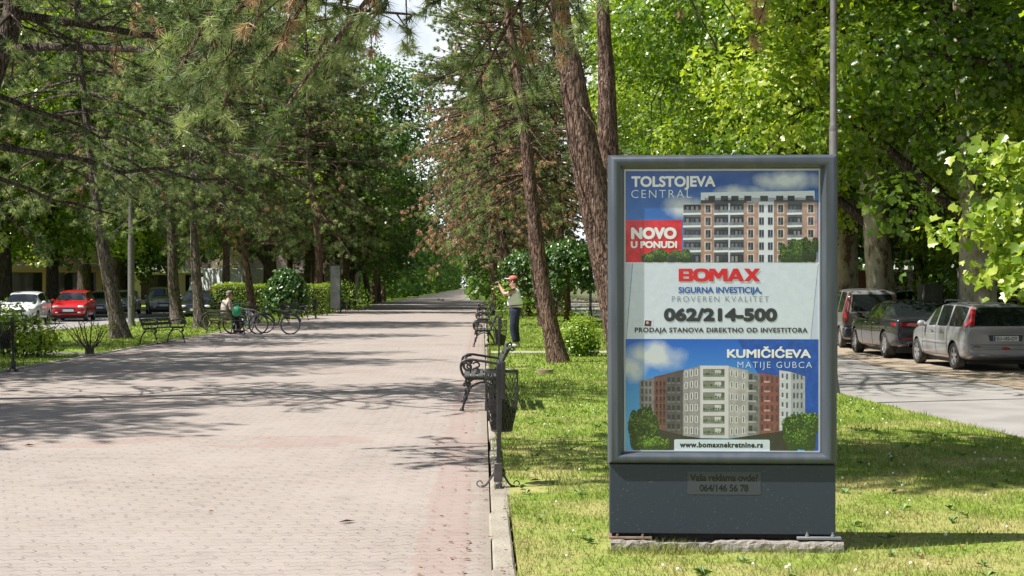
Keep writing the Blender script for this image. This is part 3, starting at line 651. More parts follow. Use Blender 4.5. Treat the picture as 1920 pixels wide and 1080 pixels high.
# tall clear-stemmed pines left of the frame: some squashed or added to shade the paving
PT = grow_pine('pine', 36, straight(17.5, .8, 6), .3, 9.0, 4.4, pdead=.05, nd_=(.18, .03, 32), gap=.5, per=6, tstep=.28)
TT = PV[0]
for i, (x, y, v, sc, rz, nm) in enumerate((
    (-24.8, 14.0, PT, (1.0, .62, 1.16), 1.1, None), (-12.6, 15.4, PV[2], (.9, .42, .9), 2.2, None), (-14.6, 16.8, PV[0], (.9, .45, .95), .4, None), (-13.4, 28, PV[1], (1, .8, 1.05), 3.1, None), (-14.5, 25.6, PV[0], (1, .7, 1), 5, None), (-15.6, 38.5, PV[0], (1, .8, 1), 4.4, None), (-25.2, 36.5, PV[2], 1, 2, None), (-33, 66, PV[1], 1, 1, None), (-13.4, 16.1, PV[1], (.85, .4, .85), 4.0, None), (-13.2, 32.5, PV[2], (.95, .6, 1.0), 3.3, None))):  # laurel pine, second bin pine and cross path pine are added for shade
    tree('pine_tree', v, (x, y, 0), rz, ['very tall clear stemmed pine left of the frame', 'low pine just left of the frame at the path edge', 'bushy pine standing left of the frame beside the near bin', 'pine left of the frame behind the near leaning one',
         'pine left of the frame on the street side of the left lawn', 'added pine at the left edge behind the leafy laurel, to shade the path', 'short pine near the left street kerb', 'pine beyond the left street at the left picture edge', 'unseen bushy pine left of the frame near the bin, added for its shade', 'pine left of the frame before the cross path, added to fill its shade'][i], GL, scale=sc)
rn = random.Random(77)
LEFT = [(-9.6, 101.5, 2), (-32, 60, 1), (-9.2, 84.5, 0), (-14.7, 86, 2), (-11.3, 100, 1), (-13.4, 104, 0), (-10.2, 107, 2), (-13.4, 112, 1), (-9.8, 127, 0), (-13, 126, 2), (-10.2, 134, 1), (-9.8, 146, 2), (-13.2, 150, 0)]
LAB = ['left row pine farther on than the yellow green shrubs', 'pine on the far side of the left street near the white hatchback', 'pine right behind the tall information board', 'dark pine between the hedge and the left street',
       'pine above the yellow green shrubs on the left', 'inner row pine behind the yellow green shrubs', 'pine at the side path crossing on the left']
for i, (x, y, k) in enumerate(LEFT):
    lb = LAB[i] if i < len(LAB) else 'dark pine of the far left row narrowing to the vanishing point'
    tree('pine_tree', PV[k], (x + rn.uniform(-.4, .4), y + rn.uniform(-1, 1), 0), rn.uniform(0, 6.3), lb, GL if i < len(LAB) else 'far pines of the left row', scale=rn.uniform(.95, 1.15))
RIGHT = [(2.2, 92, 0), (4.4, 86, 0), (1.3, 98, 1), (3.8, 101, 1), (1.8, 104, 2), (3.4, 116, 0), (1.6, 122, 1), (2.6, 134, 2), (1.6, 146, 1)]
LABR = ['pine with rusty drooping boughs behind the photographer', 'pine beside the umbrella shaped mulberry',
        'pine overhanging the far benches on the right', 'pine on the right lawn past the mulberry', 'first pine past the farthest bench on the right']
for i, (x, y, k) in enumerate(RIGHT):
    sc = rn.uniform(1.05, 1.25)
    lb = LABR[i] if i < len(LABR) else 'dark pine of the far right row narrowing to the vanishing point'
    tree('pine_tree', PV[k], (x + rn.uniform(-.3, .3), y, 0), rn.uniform(0, 6.3), lb, GR if i < len(LABR) else 'far pines of the right row', scale=sc)

# --- plane trees on the right
q1 = grow_broad('plane', 41, 19, .5, 3.2, 7.0, 13, .15, 'lobed', 40, lean=(-.5, .3), blob=1.9, low=.8)
q2 = grow_broad('plane', 42, 20, .47, 3.4, 7.2, 13, .155, 'lobed', 40, lean=(-1.6, -.2), blob=1.95, low=.8)
for i, (x, y, q, rz, sc, lb) in enumerate((
    (12.6, 25.2, q2, 2.2, .95, 'plane tree past the right edge whose leaves shade the verge'),
    (12.35, 36.4, q1, 0, 1, 'stout mottled plane trunk right behind the silver estate car'),
    (12.2, 44.5, q2, .3, 1, 'plane tree with a pale trunk slanting left behind the dark sedan'),
    (12.3, 50, q1, 2.0, 1.02, 'plane tree behind the silver van, trunk half hidden by the lamp post'),
    (12.4, 58.5, q2, 4.1, 1.06, 'plane tree with the sunniest foliage above the top edge of the billboard'),
    (12.4, 67, q1, 3.3, 1.08, 'plane tree farther along the right street, seen over the board'),
    (12.4, 78, q2, 1.2, 1.1, 'plane tree far along the right street beside the reddish pine trunk'),
    (12.4, 92, q1, 5.0, 1.1, 'plane tree in the distance left of the reddish pine trunk'))):
    tree('plane_tree', q, (x, y, -.1), rz, lb, GP, scale=sc)
# sunlit bough of the plane past the right edge, reaching into the frame low down
g = np.random.default_rng(45); tw = MB(); bl = []; C = []; N = []; v = []
def pxw(px, py, d): return np.array(atd(px, py, d))
root_ = np.array([12.2, 25.0, 4.6]); boughs = [[(2010, 330), (1930, 345), (1870, 330), (1822, 292)], [(2010, 360), (1930, 390), (1860, 420), (1760, 440)], [(2010, 380), (1940, 440), (1890, 480), (1850, 520)], [(2010, 340), (1940, 380), (1900, 400), (1830, 385)], [(2010, 350), (1950, 330), (1915, 300), (1880, 285)], [(2010, 400), (1960, 450), (1930, 500), (1915, 540)]]
for bi, bo in enumerate(boughs):
    q = spline([root_] + [pxw(px, py, 23.5 - .25 * bi) for px, py in bo], 22); tw.tube(q, [.05 - .0021 * j for j in range(23)], 6)
    for j in range(9, 23):
        k = 13; C.append(q[j] + g.normal(size=(k, 3)) * np.array([.17, .2, .13])); N.append(np.array([-.45, -.45, .6]) + g.normal(size=(k, 3)) * .6); v.append(np.clip(g.uniform(.25, 1.0, k), 0, 1))
C = np.concatenate(C); V, Fs, vv = leaves(g, C, np.concatenate(N), .165, 'plane', np.concatenate(v), .3)
bt = bpy.data.objects.new('tmp', None); PB_ = [o for o in bpy.data.objects if o.get('label', '').startswith('plane tree past the right edge')][0]; bpy.data.objects.remove(bt)
PB_.scale = (1, 1, 1); PB_.rotation_euler = (0, 0, 0)
for ob_ in (link('low_bough', tri_mesh('low_bough', V, Fs, [M_LEAF], None, vv), PB_), tw.build('bough_wood', M_DBARK, PB_, smooth=60)): ob_.location = -Vector((12.6, 25.2, -.1))
# --- broadleaf trees behind, two shared meshes
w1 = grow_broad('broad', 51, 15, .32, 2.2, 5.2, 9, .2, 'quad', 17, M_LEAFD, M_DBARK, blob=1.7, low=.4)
w2 = grow_broad('broad', 52, 17, .36, 2.6, 5.6, 9, .21, 'quad', 16, M_LEAF, M_DBARK, blob=1.9, low=.4)
BG = [(-33, 82, 1, 'tall leafy tree behind the leftmost pines over the white hatchback'), (-27, 84, 1, 'tall leafy tree over the black and blue cars'), (-14.2, 99, 1, 'bright leafy tree rising behind the hedge'), (-24.9, 86, 1, 'mottled trunk tree towering behind the red car'), (-35, 73, 0, 'leafy tree behind the white hatchback at the left edge'), (-26, 97, 1, 'bright green tree behind the silver minivan'), (-26, 124, 1, 'sunlit broadleaf tree above the white truck'), (-27, 112, 0, 'leafy tree left of the white truck'),
      (-25.5, 104, 1, 'light green tree showing between the pines left of the sky gap'), (-14.2, 132, 0, 'broadleaf tree behind the information board'), (-25, 147, 1, 'tall broadleaf tree behind the left pine row'), (-10.4, 116, 0, 'dark leafy tree leaning over the far left edge of the promenade'), (-9.9, 139, 0, 'tall dark tree closing the view left of the vanishing point'), (2.6, 152, 0, 'tall dark tree closing the view right of the vanishing point')]
for i, (x, y, k, lb) in enumerate(BG): tree('broadleaf_tree', (w1, w2)[k], (x, y, -.1), i * 1.7, lb, GF, scale=1.15 + .12 * (i % 3))
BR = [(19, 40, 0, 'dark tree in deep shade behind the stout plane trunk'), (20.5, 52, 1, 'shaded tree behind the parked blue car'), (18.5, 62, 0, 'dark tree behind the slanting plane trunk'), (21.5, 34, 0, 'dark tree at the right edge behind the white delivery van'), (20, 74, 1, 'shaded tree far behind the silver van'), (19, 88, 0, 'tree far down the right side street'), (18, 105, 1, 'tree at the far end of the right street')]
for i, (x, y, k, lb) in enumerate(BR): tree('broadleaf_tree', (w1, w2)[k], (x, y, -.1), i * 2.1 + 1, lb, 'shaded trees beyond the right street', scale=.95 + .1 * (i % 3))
# --- far wood that reads as one mass: the end of the avenue and the skyline behind both streets
g = np.random.default_rng(61); bl = []; rn = random.Random(62)
for y in np.arange(158, 640, 9.0):
    for sx, x0 in ((-1, -10.0), (1, 1.5)):
        for k in range(2):
            x = x0 - sx * (1.2 if sx > 0 else -1) + sx * (k * 4.2) + rn.uniform(-.8, .8)
            for zc, rr_ in ((1.2, 1.7), (3.6, 2.2), (7.5, 3.2), (11.5, 3.2), (15, 2.6))[:5 if sx > 0 or k else 4]: bl.append(((x, y + rn.uniform(-2, 2), zc), (rr_ * 1.0, 3.2, rr_)))
for x in np.arange(-60, 60, 4.5):
    for zc in (3, 7, 11, 15, 19): bl.append(((x + rn.uniform(-2, 2), 668 + rn.uniform(-6, 6), zc), (4, 3, 3)))
for y in np.arange(20, 330, 7.5):
    for x in (31 + rn.uniform(-2, 3), -44 + rn.uniform(-4, 3)):
        if x < 0 and y < 150: continue
        for zc in (3, 7, 11.5): bl.append(((x, y, zc + rn.uniform(-1, 1)), (4, 4.5, 3.2)))
C, N, v = blob_leaves(g, bl, 1.5, inner=.5); V, Fs, vv = leaves(g, C, N, .75, 'quad', v)
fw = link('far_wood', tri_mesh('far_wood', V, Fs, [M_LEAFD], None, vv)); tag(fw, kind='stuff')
# ------------------------------------------------------------------ advertising board
_dg = None
def text_geo(s, bold=0.0, spacing=1.0):
    cu = bpy.data.curves.new('lettering', 'FONT'); cu.body = s; cu.size = 1; cu.offset = bold; cu.space_character = spacing; cu.resolution_u = 4; cu.fill_mode = 'FRONT'
    o = bpy.data.objects.new('lettering', cu); COL.objects.link(o); dg = bpy.context.evaluated_depsgraph_get(); me = bpy.data.meshes.new_from_object(o.evaluated_get(dg))
    v = [(p.co.x, p.co.y) for p in me.vertices]; f = [tuple(p.vertices) for p in me.polygons]
    bpy.data.objects.remove(o); bpy.data.curves.remove(cu); bpy.data.meshes.remove(me)
    return v, f
_CAP = {}
def cap_h(bold):
    if bold not in _CAP:
        v, _ = text_geo('H', bold); _CAP[bold] = (min(p[1] for p in v), max(p[1] for p in v))
    return _CAP[bold]
BX, BY, SC = 1351.0, 1028.0, 308.0                        # photo pixel of the board's foot centre, pixels per metre there
bp_ = atd(BX, BY, 8.97); bp_.z = 0
brd = thing('advertising_board', 'tall dark grey advertising board with apartment posters on the lawn', 'advertising board', bp_, -PSI - R(2.6))
lx = lambda px: (px - BX) / SC
lz = lambda py: CH - (py - HOR) / SC
M_BOARD = mat('board_grey_paint', (.055, .068, .088), .4, c2=(.085, .10, .118), scale=4, detail=10, stretch=(3, 3, .5), lo=.4, hi=.75, spec=.6)
def speck_mat():
    m = mat('board_base_paint', (.034, .044, .066), .5, spec=.4); t = m.node_tree; n = t.nodes; p = n['Principled BSDF']; tc = n.new('ShaderNodeTexCoord'); v = n.new('ShaderNodeTexNoise'); v.inputs['Scale'].default_value = 90; v.inputs['Detail'].default_value = 2
    t.links.new(tc.outputs['Object'], v.inputs['Vector']); r = n.new('ShaderNodeValToRGB'); e = r.color_ramp.elements; e[0].position = .66; e[0].color = (.034, .044, .066, 1); e[1].position = .75; e[1].color = (.11, .115, .125, 1)
    t.links.new(v.outputs['Fac'], r.inputs[0]); t.links.new(r.outputs[0], p.inputs['Base Color']); return m
# frame: one half-round profile mitred round the opening, front and back
KB, KT = .72, .86
FX0, FX1, FZ0, FZ1 = lx(1140.5), lx(1563), lz(866), lz(293)
prof = [(0, .0), (0, -.062)] + [(.0425 * (1 - math.cos(a)) + .0, -.066 - .046 * math.sin(a)) for a in np.linspace(.25, PI - .35, 9)] + [(.086, -.074), (.090, -.066), (.098, -.064), (.098, -.05)]
b = MB()
for sgn in (1, -1):
    pr = [(u, y * sgn) for u, y in prof]; vs = []
    for (u, y) in pr: vs += [(FX0 + u, y, FZ0 + u * KB), (FX1 - u, y, FZ0 + u * KB), (FX1 - u, y, FZ1 - u * KT), (FX0 + u, y, FZ1 - u * KT)]
    b.add(vs, [(i * 4 + k, i * 4 + (k + 1) % 4, (i + 1) * 4 + (k + 1) % 4, (i + 1) * 4 + k) for i in range(len(pr) - 1) for k in range(4)])
fr = b.build('frame', M_BOARD, brd, smooth=40)
# pale seal round the poster, a little uneven
b = MB(); OX0, OX1, OZ0, OZ1 = FX0 + .098, FX1 - .098, FZ0 + .098 * KB, FZ1 - .098 * KT
sx = .008
b.box(OX0, OX1, -.058, -.05, OZ1 - sx, OZ1); b.box(OX0, OX1, -.058, -.05, OZ0, OZ0 + sx * .8); b.box(OX0, OX0 + sx, -.058, -.05, OZ0 + sx * .8, OZ1 - sx); b.box(OX1 - sx, OX1, -.058, -.05, OZ0 + sx * .8, OZ1 - sx)
b.build('seal', mat('pale_seal', (.62, .64, .65), .5), brd)
b = MB(); b.box(OX0, OX1, .0, .05, OZ0, OZ1); b.build('back_panel', M_BOARD, brd)
b = MB(); b.bbox(lx(1143.5), lx(1560), -.082, .082, lz(996), FZ0 - .003, .004); b.build('base_box', speck_mat(), brd, smooth=30)
b = MB(); b.box(lx(1165), lx(1540), -.06, .06, lz(1004), lz(996)); b.build('base_gap', mat('gap_dark', (.01, .01, .01), .9), brd)
b = MB(); b.bbox(lx(1142), lx(1222), -.10, .10, .072, .084, .002, 0)
for px in (1158, 1205): b.lathe([(.010, .084), (.010, .096), (.006, .098), (.006, .104)], 8, (lx(px), -.075, 0), mi=0)
PLM = [mat('rusty_plate', (.16, .10, .07), .8, c2=(.24, .17, .13), scale=20), mat('zinc_plate', (.20, .21, .22), .5)]
b.build('foot_plate', PLM, brd, smooth=40); b = MB(); b.bbox(lx(1489), lx(1570), -.105, .10, .076, .092, .002, 1)
for px in (1508, 1555): b.lathe([(.012, .092), (.012, .102), (.007, .104), (.007, .118)], 8, (lx(px), -.08, 0), mi=1)
b.build('foot_plate', PLM, brd, smooth=40)
# broken concrete footing
b = MB(); rn = random.Random(5); n_ = 44; x0, x1 = lx(1146), lx(1573); fr_, tp = [], []
for i in range(n_ + 1):
    x = x0 + (x1 - x0) * i / n_; fr_.append((x, -.128 + rn.uniform(-.006, .006), -.06)); tp.append((x, -.118 + rn.uniform(-.005, .006), .066 + rn.uniform(-.005, .004) - (.02 if 8 < i < 20 else 0)))
md = [(x, -.130 + rn.uniform(-.008, .006), .03 + rn.uniform(-.006, .006)) for x, _, _ in tp]
m2 = [(x, -.125 + rn.uniform(-.006, .004), .053 + rn.uniform(-.006, .004)) for x, _, _ in tp]
bk = [(x, .13, .068) for x, _, _ in tp]; bb = [(x, .13, -.06) for x, _, _ in tp]
rows = [fr_, md, m2, tp, bk, bb]; N1 = n_ + 1
b.add(sum(rows, []), [(r * N1 + i, r * N1 + i + 1, (r + 1) * N1 + i + 1, (r + 1) * N1 + i) for r in range(5) for i in range(n_)] + [tuple(r * N1 for r in range(6)), tuple(r * N1 + n_ for r in range(5, -1, -1))],)
b.build('footing', mat('broken_concrete', (.24, .21, .185), .95, c2=(.33, .30, .27), scale=16, detail=9, bump=.5, bscale=50), brd)

# --- printed poster: flat ink shapes on one sheet, each layer a hair above the last
INK = {}; PM = []
bright = lambda c: tuple(min(.96, v * k_) for v, k_ in zip(srgb(*c), (1.24, 1.26, 1.5)))        # print is brighter than it looks behind glass in grazing light
def ink(c, key=None):
    k = key or c
    if k not in INK:
        INK[k] = len(PM); m = bpy.data.materials.new('poster_ink'); m.use_nodes = True; p = m.node_tree.nodes['Principled BSDF']
        p.inputs['Roughness'].default_value = .4; PM.append(m); t = m.node_tree; n = t.nodes      # uneven print
        tc = n.new('ShaderNodeTexCoord'); z = n.new('ShaderNodeTexNoise'); z.inputs['Scale'].default_value = 22; z.inputs['Detail'].default_value = 9; z.inputs['Roughness'].default_value = .7; t.links.new(tc.outputs['Object'], z.inputs['Vector'])
        r = n.new('ShaderNodeValToRGB'); a_ = .93 if min(c) > 180 else .72; r.color_ramp.elements[0].position = .34; r.color_ramp.elements[1].position = .66; r.color_ramp.elements[0].color = (*[v * a_ for v in bright(c)], 1); r.color_ramp.elements[1].color = (*[min(.97, v * (1.02 if min(c) > 180 else 1.25)) for v in bright(c)], 1)
        t.links.new(z.outputs['Fac'], r.inputs[0]); t.links.new(r.outputs[0], p.inputs['Base Color'])
    return INK[k]
def ink_sky(key, top, bot, z0, z1, cl, seed, c0, c1):
    if key in INK: return INK[key]
    INK[key] = len(PM); m = bpy.data.materials.new('poster_sky_print'); m.use_nodes = True; t = m.node_tree; n = t.nodes; p = n['Principled BSDF']; L = t.links.new; PM.append(m)
    tc = n.new('ShaderNodeTexCoord'); s = n.new('ShaderNodeSeparateXYZ'); L(tc.outputs['Object'], s.inputs[0]); r = n.new('ShaderNodeMapRange'); r.inputs['From Min'].default_value = z0; r.inputs['From Max'].default_value = z1; L(s.outputs['Z'], r.inputs['Value'])
    mx = n.new('ShaderNodeMix'); mx.data_type = 'RGBA'; mx.inputs[6].default_value = (*bright(bot), 1); mx.inputs[7].default_value = (*bright(top), 1); L(r.outputs[0], mx.inputs[0])
    mp = n.new('ShaderNodeMapping'); mp.inputs['Location'].default_value = (seed, 0, seed); L(tc.outputs['Object'], mp.inputs[0]); z = n.new('ShaderNodeTexNoise'); z.inputs['Scale'].default_value = 5.5; z.inputs['Detail'].default_value = 7; L(mp.outputs[0], z.inputs['Vector'])
    # cloud amount falls off with distance from the cloud centres
    ac = None
    for (cx, cz, rx, rz_) in cl:
        vs = n.new('ShaderNodeVectorMath'); vs.operation = 'SUBTRACT'; vs.inputs[1].default_value = (cx, 0, cz); L(tc.outputs['Object'], vs.inputs[0])
        vm = n.new('ShaderNodeVectorMath'); vm.operation = 'MULTIPLY'; vm.inputs[1].default_value = (1 / rx, 0, 1 / rz_); L(vs.outputs[0], vm.inputs[0]); ln = n.new('ShaderNodeVectorMath'); ln.operation = 'LENGTH'; L(vm.outputs[0], ln.inputs[0])
        f = n.new('ShaderNodeMapRange'); f.inputs['From Min'].default_value = 0; f.inputs['From Max'].default_value = 1.25; f.inputs['To Min'].default_value = 1; f.inputs['To Max'].default_value = 0; L(ln.outputs['Value'], f.inputs['Value'])
        if ac is None: ac = f.outputs[0]
        else:
            q = n.new('ShaderNodeMath'); q.operation = 'MAXIMUM'; L(ac, q.inputs[0]); L(f.outputs[0], q.inputs[1]); ac = q.outputs[0]
    mu = n.new('ShaderNodeMath'); mu.operation = 'MULTIPLY'; L(z.outputs['Fac'], mu.inputs[0]); L(ac, mu.inputs[1]); rr_ = n.new('ShaderNodeValToRGB'); rr_.color_ramp.elements[0].position = c0; rr_.color_ramp.elements[1].position = c1; L(mu.outputs[0], rr_.inputs[0])
    m2 = n.new('ShaderNodeMix'); m2.data_type = 'RGBA'; L(rr_.outputs[0], m2.inputs[0]); L(mx.outputs[2], m2.inputs[6]); m2.inputs[7].default_value = (.70, .75, .80, 1); L(m2.outputs[2], p.inputs['Base Color']); p.inputs['Roughness'].default_value = .45
    return INK[key]
pb = MB(); tb = MB()
T1 = lambda x, y: (1130 + x / 2.841, 280 + y / 2.841)
T2 = lambda x, y: (1130 + x / 2.4544, 620 + y / 2.4544)
ID = lambda x, y: (x, y)
def P(pts, c, lay, T=ID, key=None):
    y = -.0502 - .0003 * lay; q = [T(*p) for p in pts]
    pb.add([(lx(a), y, lz(b_)) for a, b_ in q], [tuple(range(len(q)))], ink(c) if key is None else key)
def Q(x0, y0, x1, y1, c, lay, T=ID, key=None): P([(x0, y0), (x1, y0), (x1, y1), (x0, y1)], c, lay, T, key)
def disc(x, y, r, c, lay, T=ID, n=9, j=0):
    P([(x + r * math.cos(2 * PI * k / n + j) * random.uniform(.8, 1.15), y + r * math.sin(2 * PI * k / n + j) * random.uniform(.8, 1.15)) for k in range(n)], c, lay, T)
random.seed(21)
GREENS = [(38, 58, 20), (60, 88, 28), (88, 120, 36), (120, 150, 48), (50, 74, 24), (104, 134, 44)]
def print_tree(x0, y0, x1, y1, lay, T, bright=1.0):
    cx, cy = (x0 + x1) / 2, y1; rx, ry = (x1 - x0) / 2, (y1 - y0)
    lobes = [(random.uniform(-.75, .75), random.uniform(.25, .8), random.uniform(.22, .36)) for _ in range(9)] + [(-.4, .3, .4), (.4, .3, .4), (0, .45, .45)]
    for (u, w, q) in lobes:
        P([(min(max(cx + rx * (u + q * .95 * math.cos(a)), x0), x1), min(max(cy - ry * (w + q * .95 * math.sin(a)), y0), y1)) for a in np.linspace(0, 2 * PI, 14)[:-1]], tuple(int(v * bright) for v in (38, 58, 22)), lay - .05 + .002 * len(pb.f) % .04, T)
    for k in range(420):
        u, w, q = lobes[k % 12]; a = random.uniform(0, 2 * PI); e = q * math.sqrt(random.random()); x = cx + rx * (u + e * math.cos(a)); h_ = w + e * math.sin(a)
        if h_ < 0: continue
        y = cy - ry * min(h_, 1.0); up_ = (e * math.sin(a)) / q; c = GREENS[min(5, max(0, int(1.6 + up_ * 1.9 + random.uniform(-.9, 1.3))))]; c = tuple(int(v * bright) for v in c)
        rr_ = random.uniform(.022, .05) * rx; x = min(max(x, x0 + rr_), x1 - rr_); disc(x, min(y, y1 - rr_ * 1.15), rr_, c, lay + .0012 * k, T, 6)
Q(1172, 321.5, 1534.5, 844, (196, 204, 206), 0)
# top picture
Q(1172, 322, 1533, 492, None, 1, ID, ink_sky('sky_top', (20, 66, 132), (62, 128, 190), lz(492), lz(322), [(lx(1470), lz(342), .34, .10), (lx(1290), lz(388), .26, .12), (lx(1380), lz(362), .32, .08)], 3.1, .24, .46))
Q(1172, 413.5, 1278, 492, (206, 34, 40), 2); Q(1529.5, 412, 1533, 455, (206, 34, 40), 2)
WH, TAN, DK, GY, LG = (224, 226, 226), (166, 132, 108), (42, 44, 46), (120, 120, 118), (200, 202, 202)
P([(520, 234), (1116, 226), (1118, 286), (520, 290)], (212, 216, 218), 3, T1); Q(540, 262, 1118, 288, (150, 154, 156), 3.3, T1)
for x0, x1 in ((560, 595), (625, 663), (680, 718), (748, 785), (832, 872), (915, 953), (975, 1012), (1070, 1110)): Q(x0, 252, x1, 280, (40, 46, 52), 4, T1)
Q(428, 300, 522, 604, (92, 94, 94), 3, T1)
for x0, x1, c in ((520, 590, TAN), (590, 746, (74, 76, 78)), (745, 823, (172, 138, 114)), (823, 904, (214, 216, 216)), (903, 977, (160, 128, 104)), (975, 1052, (80, 82, 82)), (1050, 1131, (174, 140, 116))): Q(x0, 284, x1, 604, c, 3.5, T1)
Q(520, 274, 760, 290, (70, 70, 70), 4, T1); Q(905, 274, 1131, 288, (80, 78, 76), 4, T1)
for r_ in range(5):
    y = 300 + r_ * 66
    for (x0, x1) in ((434, 518), (596, 664), (674, 742), (980, 1048)):
        Q(x0, y - 2, x1, min(y + 40, 603), (44, 46, 48), 4, T1)
        for k in range(3): xx = x0 + (x1 - x0) * (.1 + .3 * k); Q(xx, y + 6, xx + (x1 - x0) * .17, min(y + 36, 603), random.choice([(70, 76, 80), (104, 108, 108), (58, 60, 58), (130, 128, 120)]), 4.4, T1)
        if y + 46 < 603:
            Q(x0 - 6, y + 26, x1 + 2, y + 42, (136, 140, 140), 4.7, T1)
            for k in range(9): xx = x0 + (x1 - x0) * k / 9; Q(xx, y + 27, xx + 2, y + 41, (84, 86, 86), 5, T1)
            P([(x0 - 8, y + 42), (x1 + 3, y + 40), (x1 + 3, y + 51), (x0 - 8, y + 53)], (222, 224, 222), 5.2, T1)
    for (x0, x1) in ((545, 571), (769, 795), (926, 952), (1083, 1110)):
        Q(x0 - 6, y - 5, x1 + 6, min(y + 46, 603), (206, 188, 166), 4, T1); Q(x0, y, x1, min(y + 40, 602), (44, 50, 56), 4.5, T1); Q(x0 + 12, y, x0 + 14, min(y + 40, 602), (150, 150, 148), 5, T1); Q(x0 + 2, y + 24, x0 + 11, min(y + 38, 602), (96, 104, 106), 4.8, T1)
    for (x0, x1) in ((826, 851), (872, 897)): Q(x0, y, x1, min(y + 40, 602), (46, 54, 62), 4.5, T1); Q(x0 + 12, y, x0 + 14, min(y + 40, 602), (170, 172, 172), 5, T1); Q(x0, y + 36, x1, min(y + 41, 603), (120, 120, 118), 5, T1)
Q(664, 290, 674, 603, (196, 198, 198), 4.6, T1)
print_tree(205, 528, 350, 603, 6, T1); print_tree(310, 530, 482, 603, 7, T1, .9); print_tree(926, 480, 1080, 603, 6, T1); print_tree(1040, 470, 1137, 603, 7, T1, .85)
# white middle panel with two folded edges
Q(1172, 492, 1533.5, 635, (206, 213, 214), 2)
P([(1172, 494), (1186, 494), (1174, 634), (1172, 634)], (186, 194, 196), 2.5); P([(1186, 494), (1187.2, 494), (1175.4, 634), (1174.2, 634)], (120, 128, 132), 2.8)
P([(1530, 494), (1533.5, 494), (1533.5, 634), (1516, 634)], (190, 198, 200), 2.5); P([(1529.2, 496), (1530.2, 496), (1516.4, 634), (1515.4, 634)], (130, 138, 142), 2.8)
# small sticker someone put on the glass area
P([(1208, 596), (1225, 597.5), (1223.5, 614), (1205.5, 612)], (216, 216, 214), 6); P([(1209.5, 600), (1222, 601), (1221, 612), (1208, 611)], (74, 46, 48), 6.3); disc(1214, 604.5, 2.6, (205, 170, 150), 6.6)
# bottom picture
Q(1172, 635, 1534, 843, None, 1, ID, ink_sky('sky_low', (22, 92, 178), (92, 170, 222), lz(800), lz(635), [(lx(1228), lz(668), .26, .15), (lx(1190), lz(690), .16, .12), (lx(1520), lz(722), .13, .07)], 7.7, .2, .42))
P([(1380, 635.2), (1534, 635.2), (1534, 842), (1505, 842)], (24, 78, 156), 1.4)
BR, RD, BE, PB, LGR = (108, 98, 90), (130, 78, 68), (170, 164, 152), (206, 202, 190), (140, 134, 126)
P([(170, 228), (236, 214), (236, 442), (170, 380)], (120, 116, 108), 2, T2); P([(236, 214), (290, 200), (290, 458), (236, 442)], (112, 76, 67), 2, T2); P([(290, 204), (370, 178), (370, 476), (290, 458)], (84, 79, 75), 2, T2)
P([(236, 210), (372, 176), (372, 186), (236, 220)], (96, 70, 62), 2.4, T2)
P([(368, 180), (446, 160), (446, 488), (368, 478)], (150, 144, 136), 2.2, T2); P([(444, 158), (576, 158), (576, 489), (444, 488)], PB, 2.2, T2); P([(575, 160), (664, 180), (664, 478), (575, 489)], BE, 2.2, T2)
P([(664, 186), (716, 196), (716, 470), (664, 476)], (120, 118, 110), 2.2, T2); P([(715, 190), (806, 204), (806, 458), (715, 470)], RD, 2.2, T2); P([(805, 178), (860, 186), (860, 440), (805, 456)], (196, 196, 190), 2.2, T2); P([(858, 186), (922, 206), (922, 420), (858, 440)], (164, 166, 160), 2.2, T2)
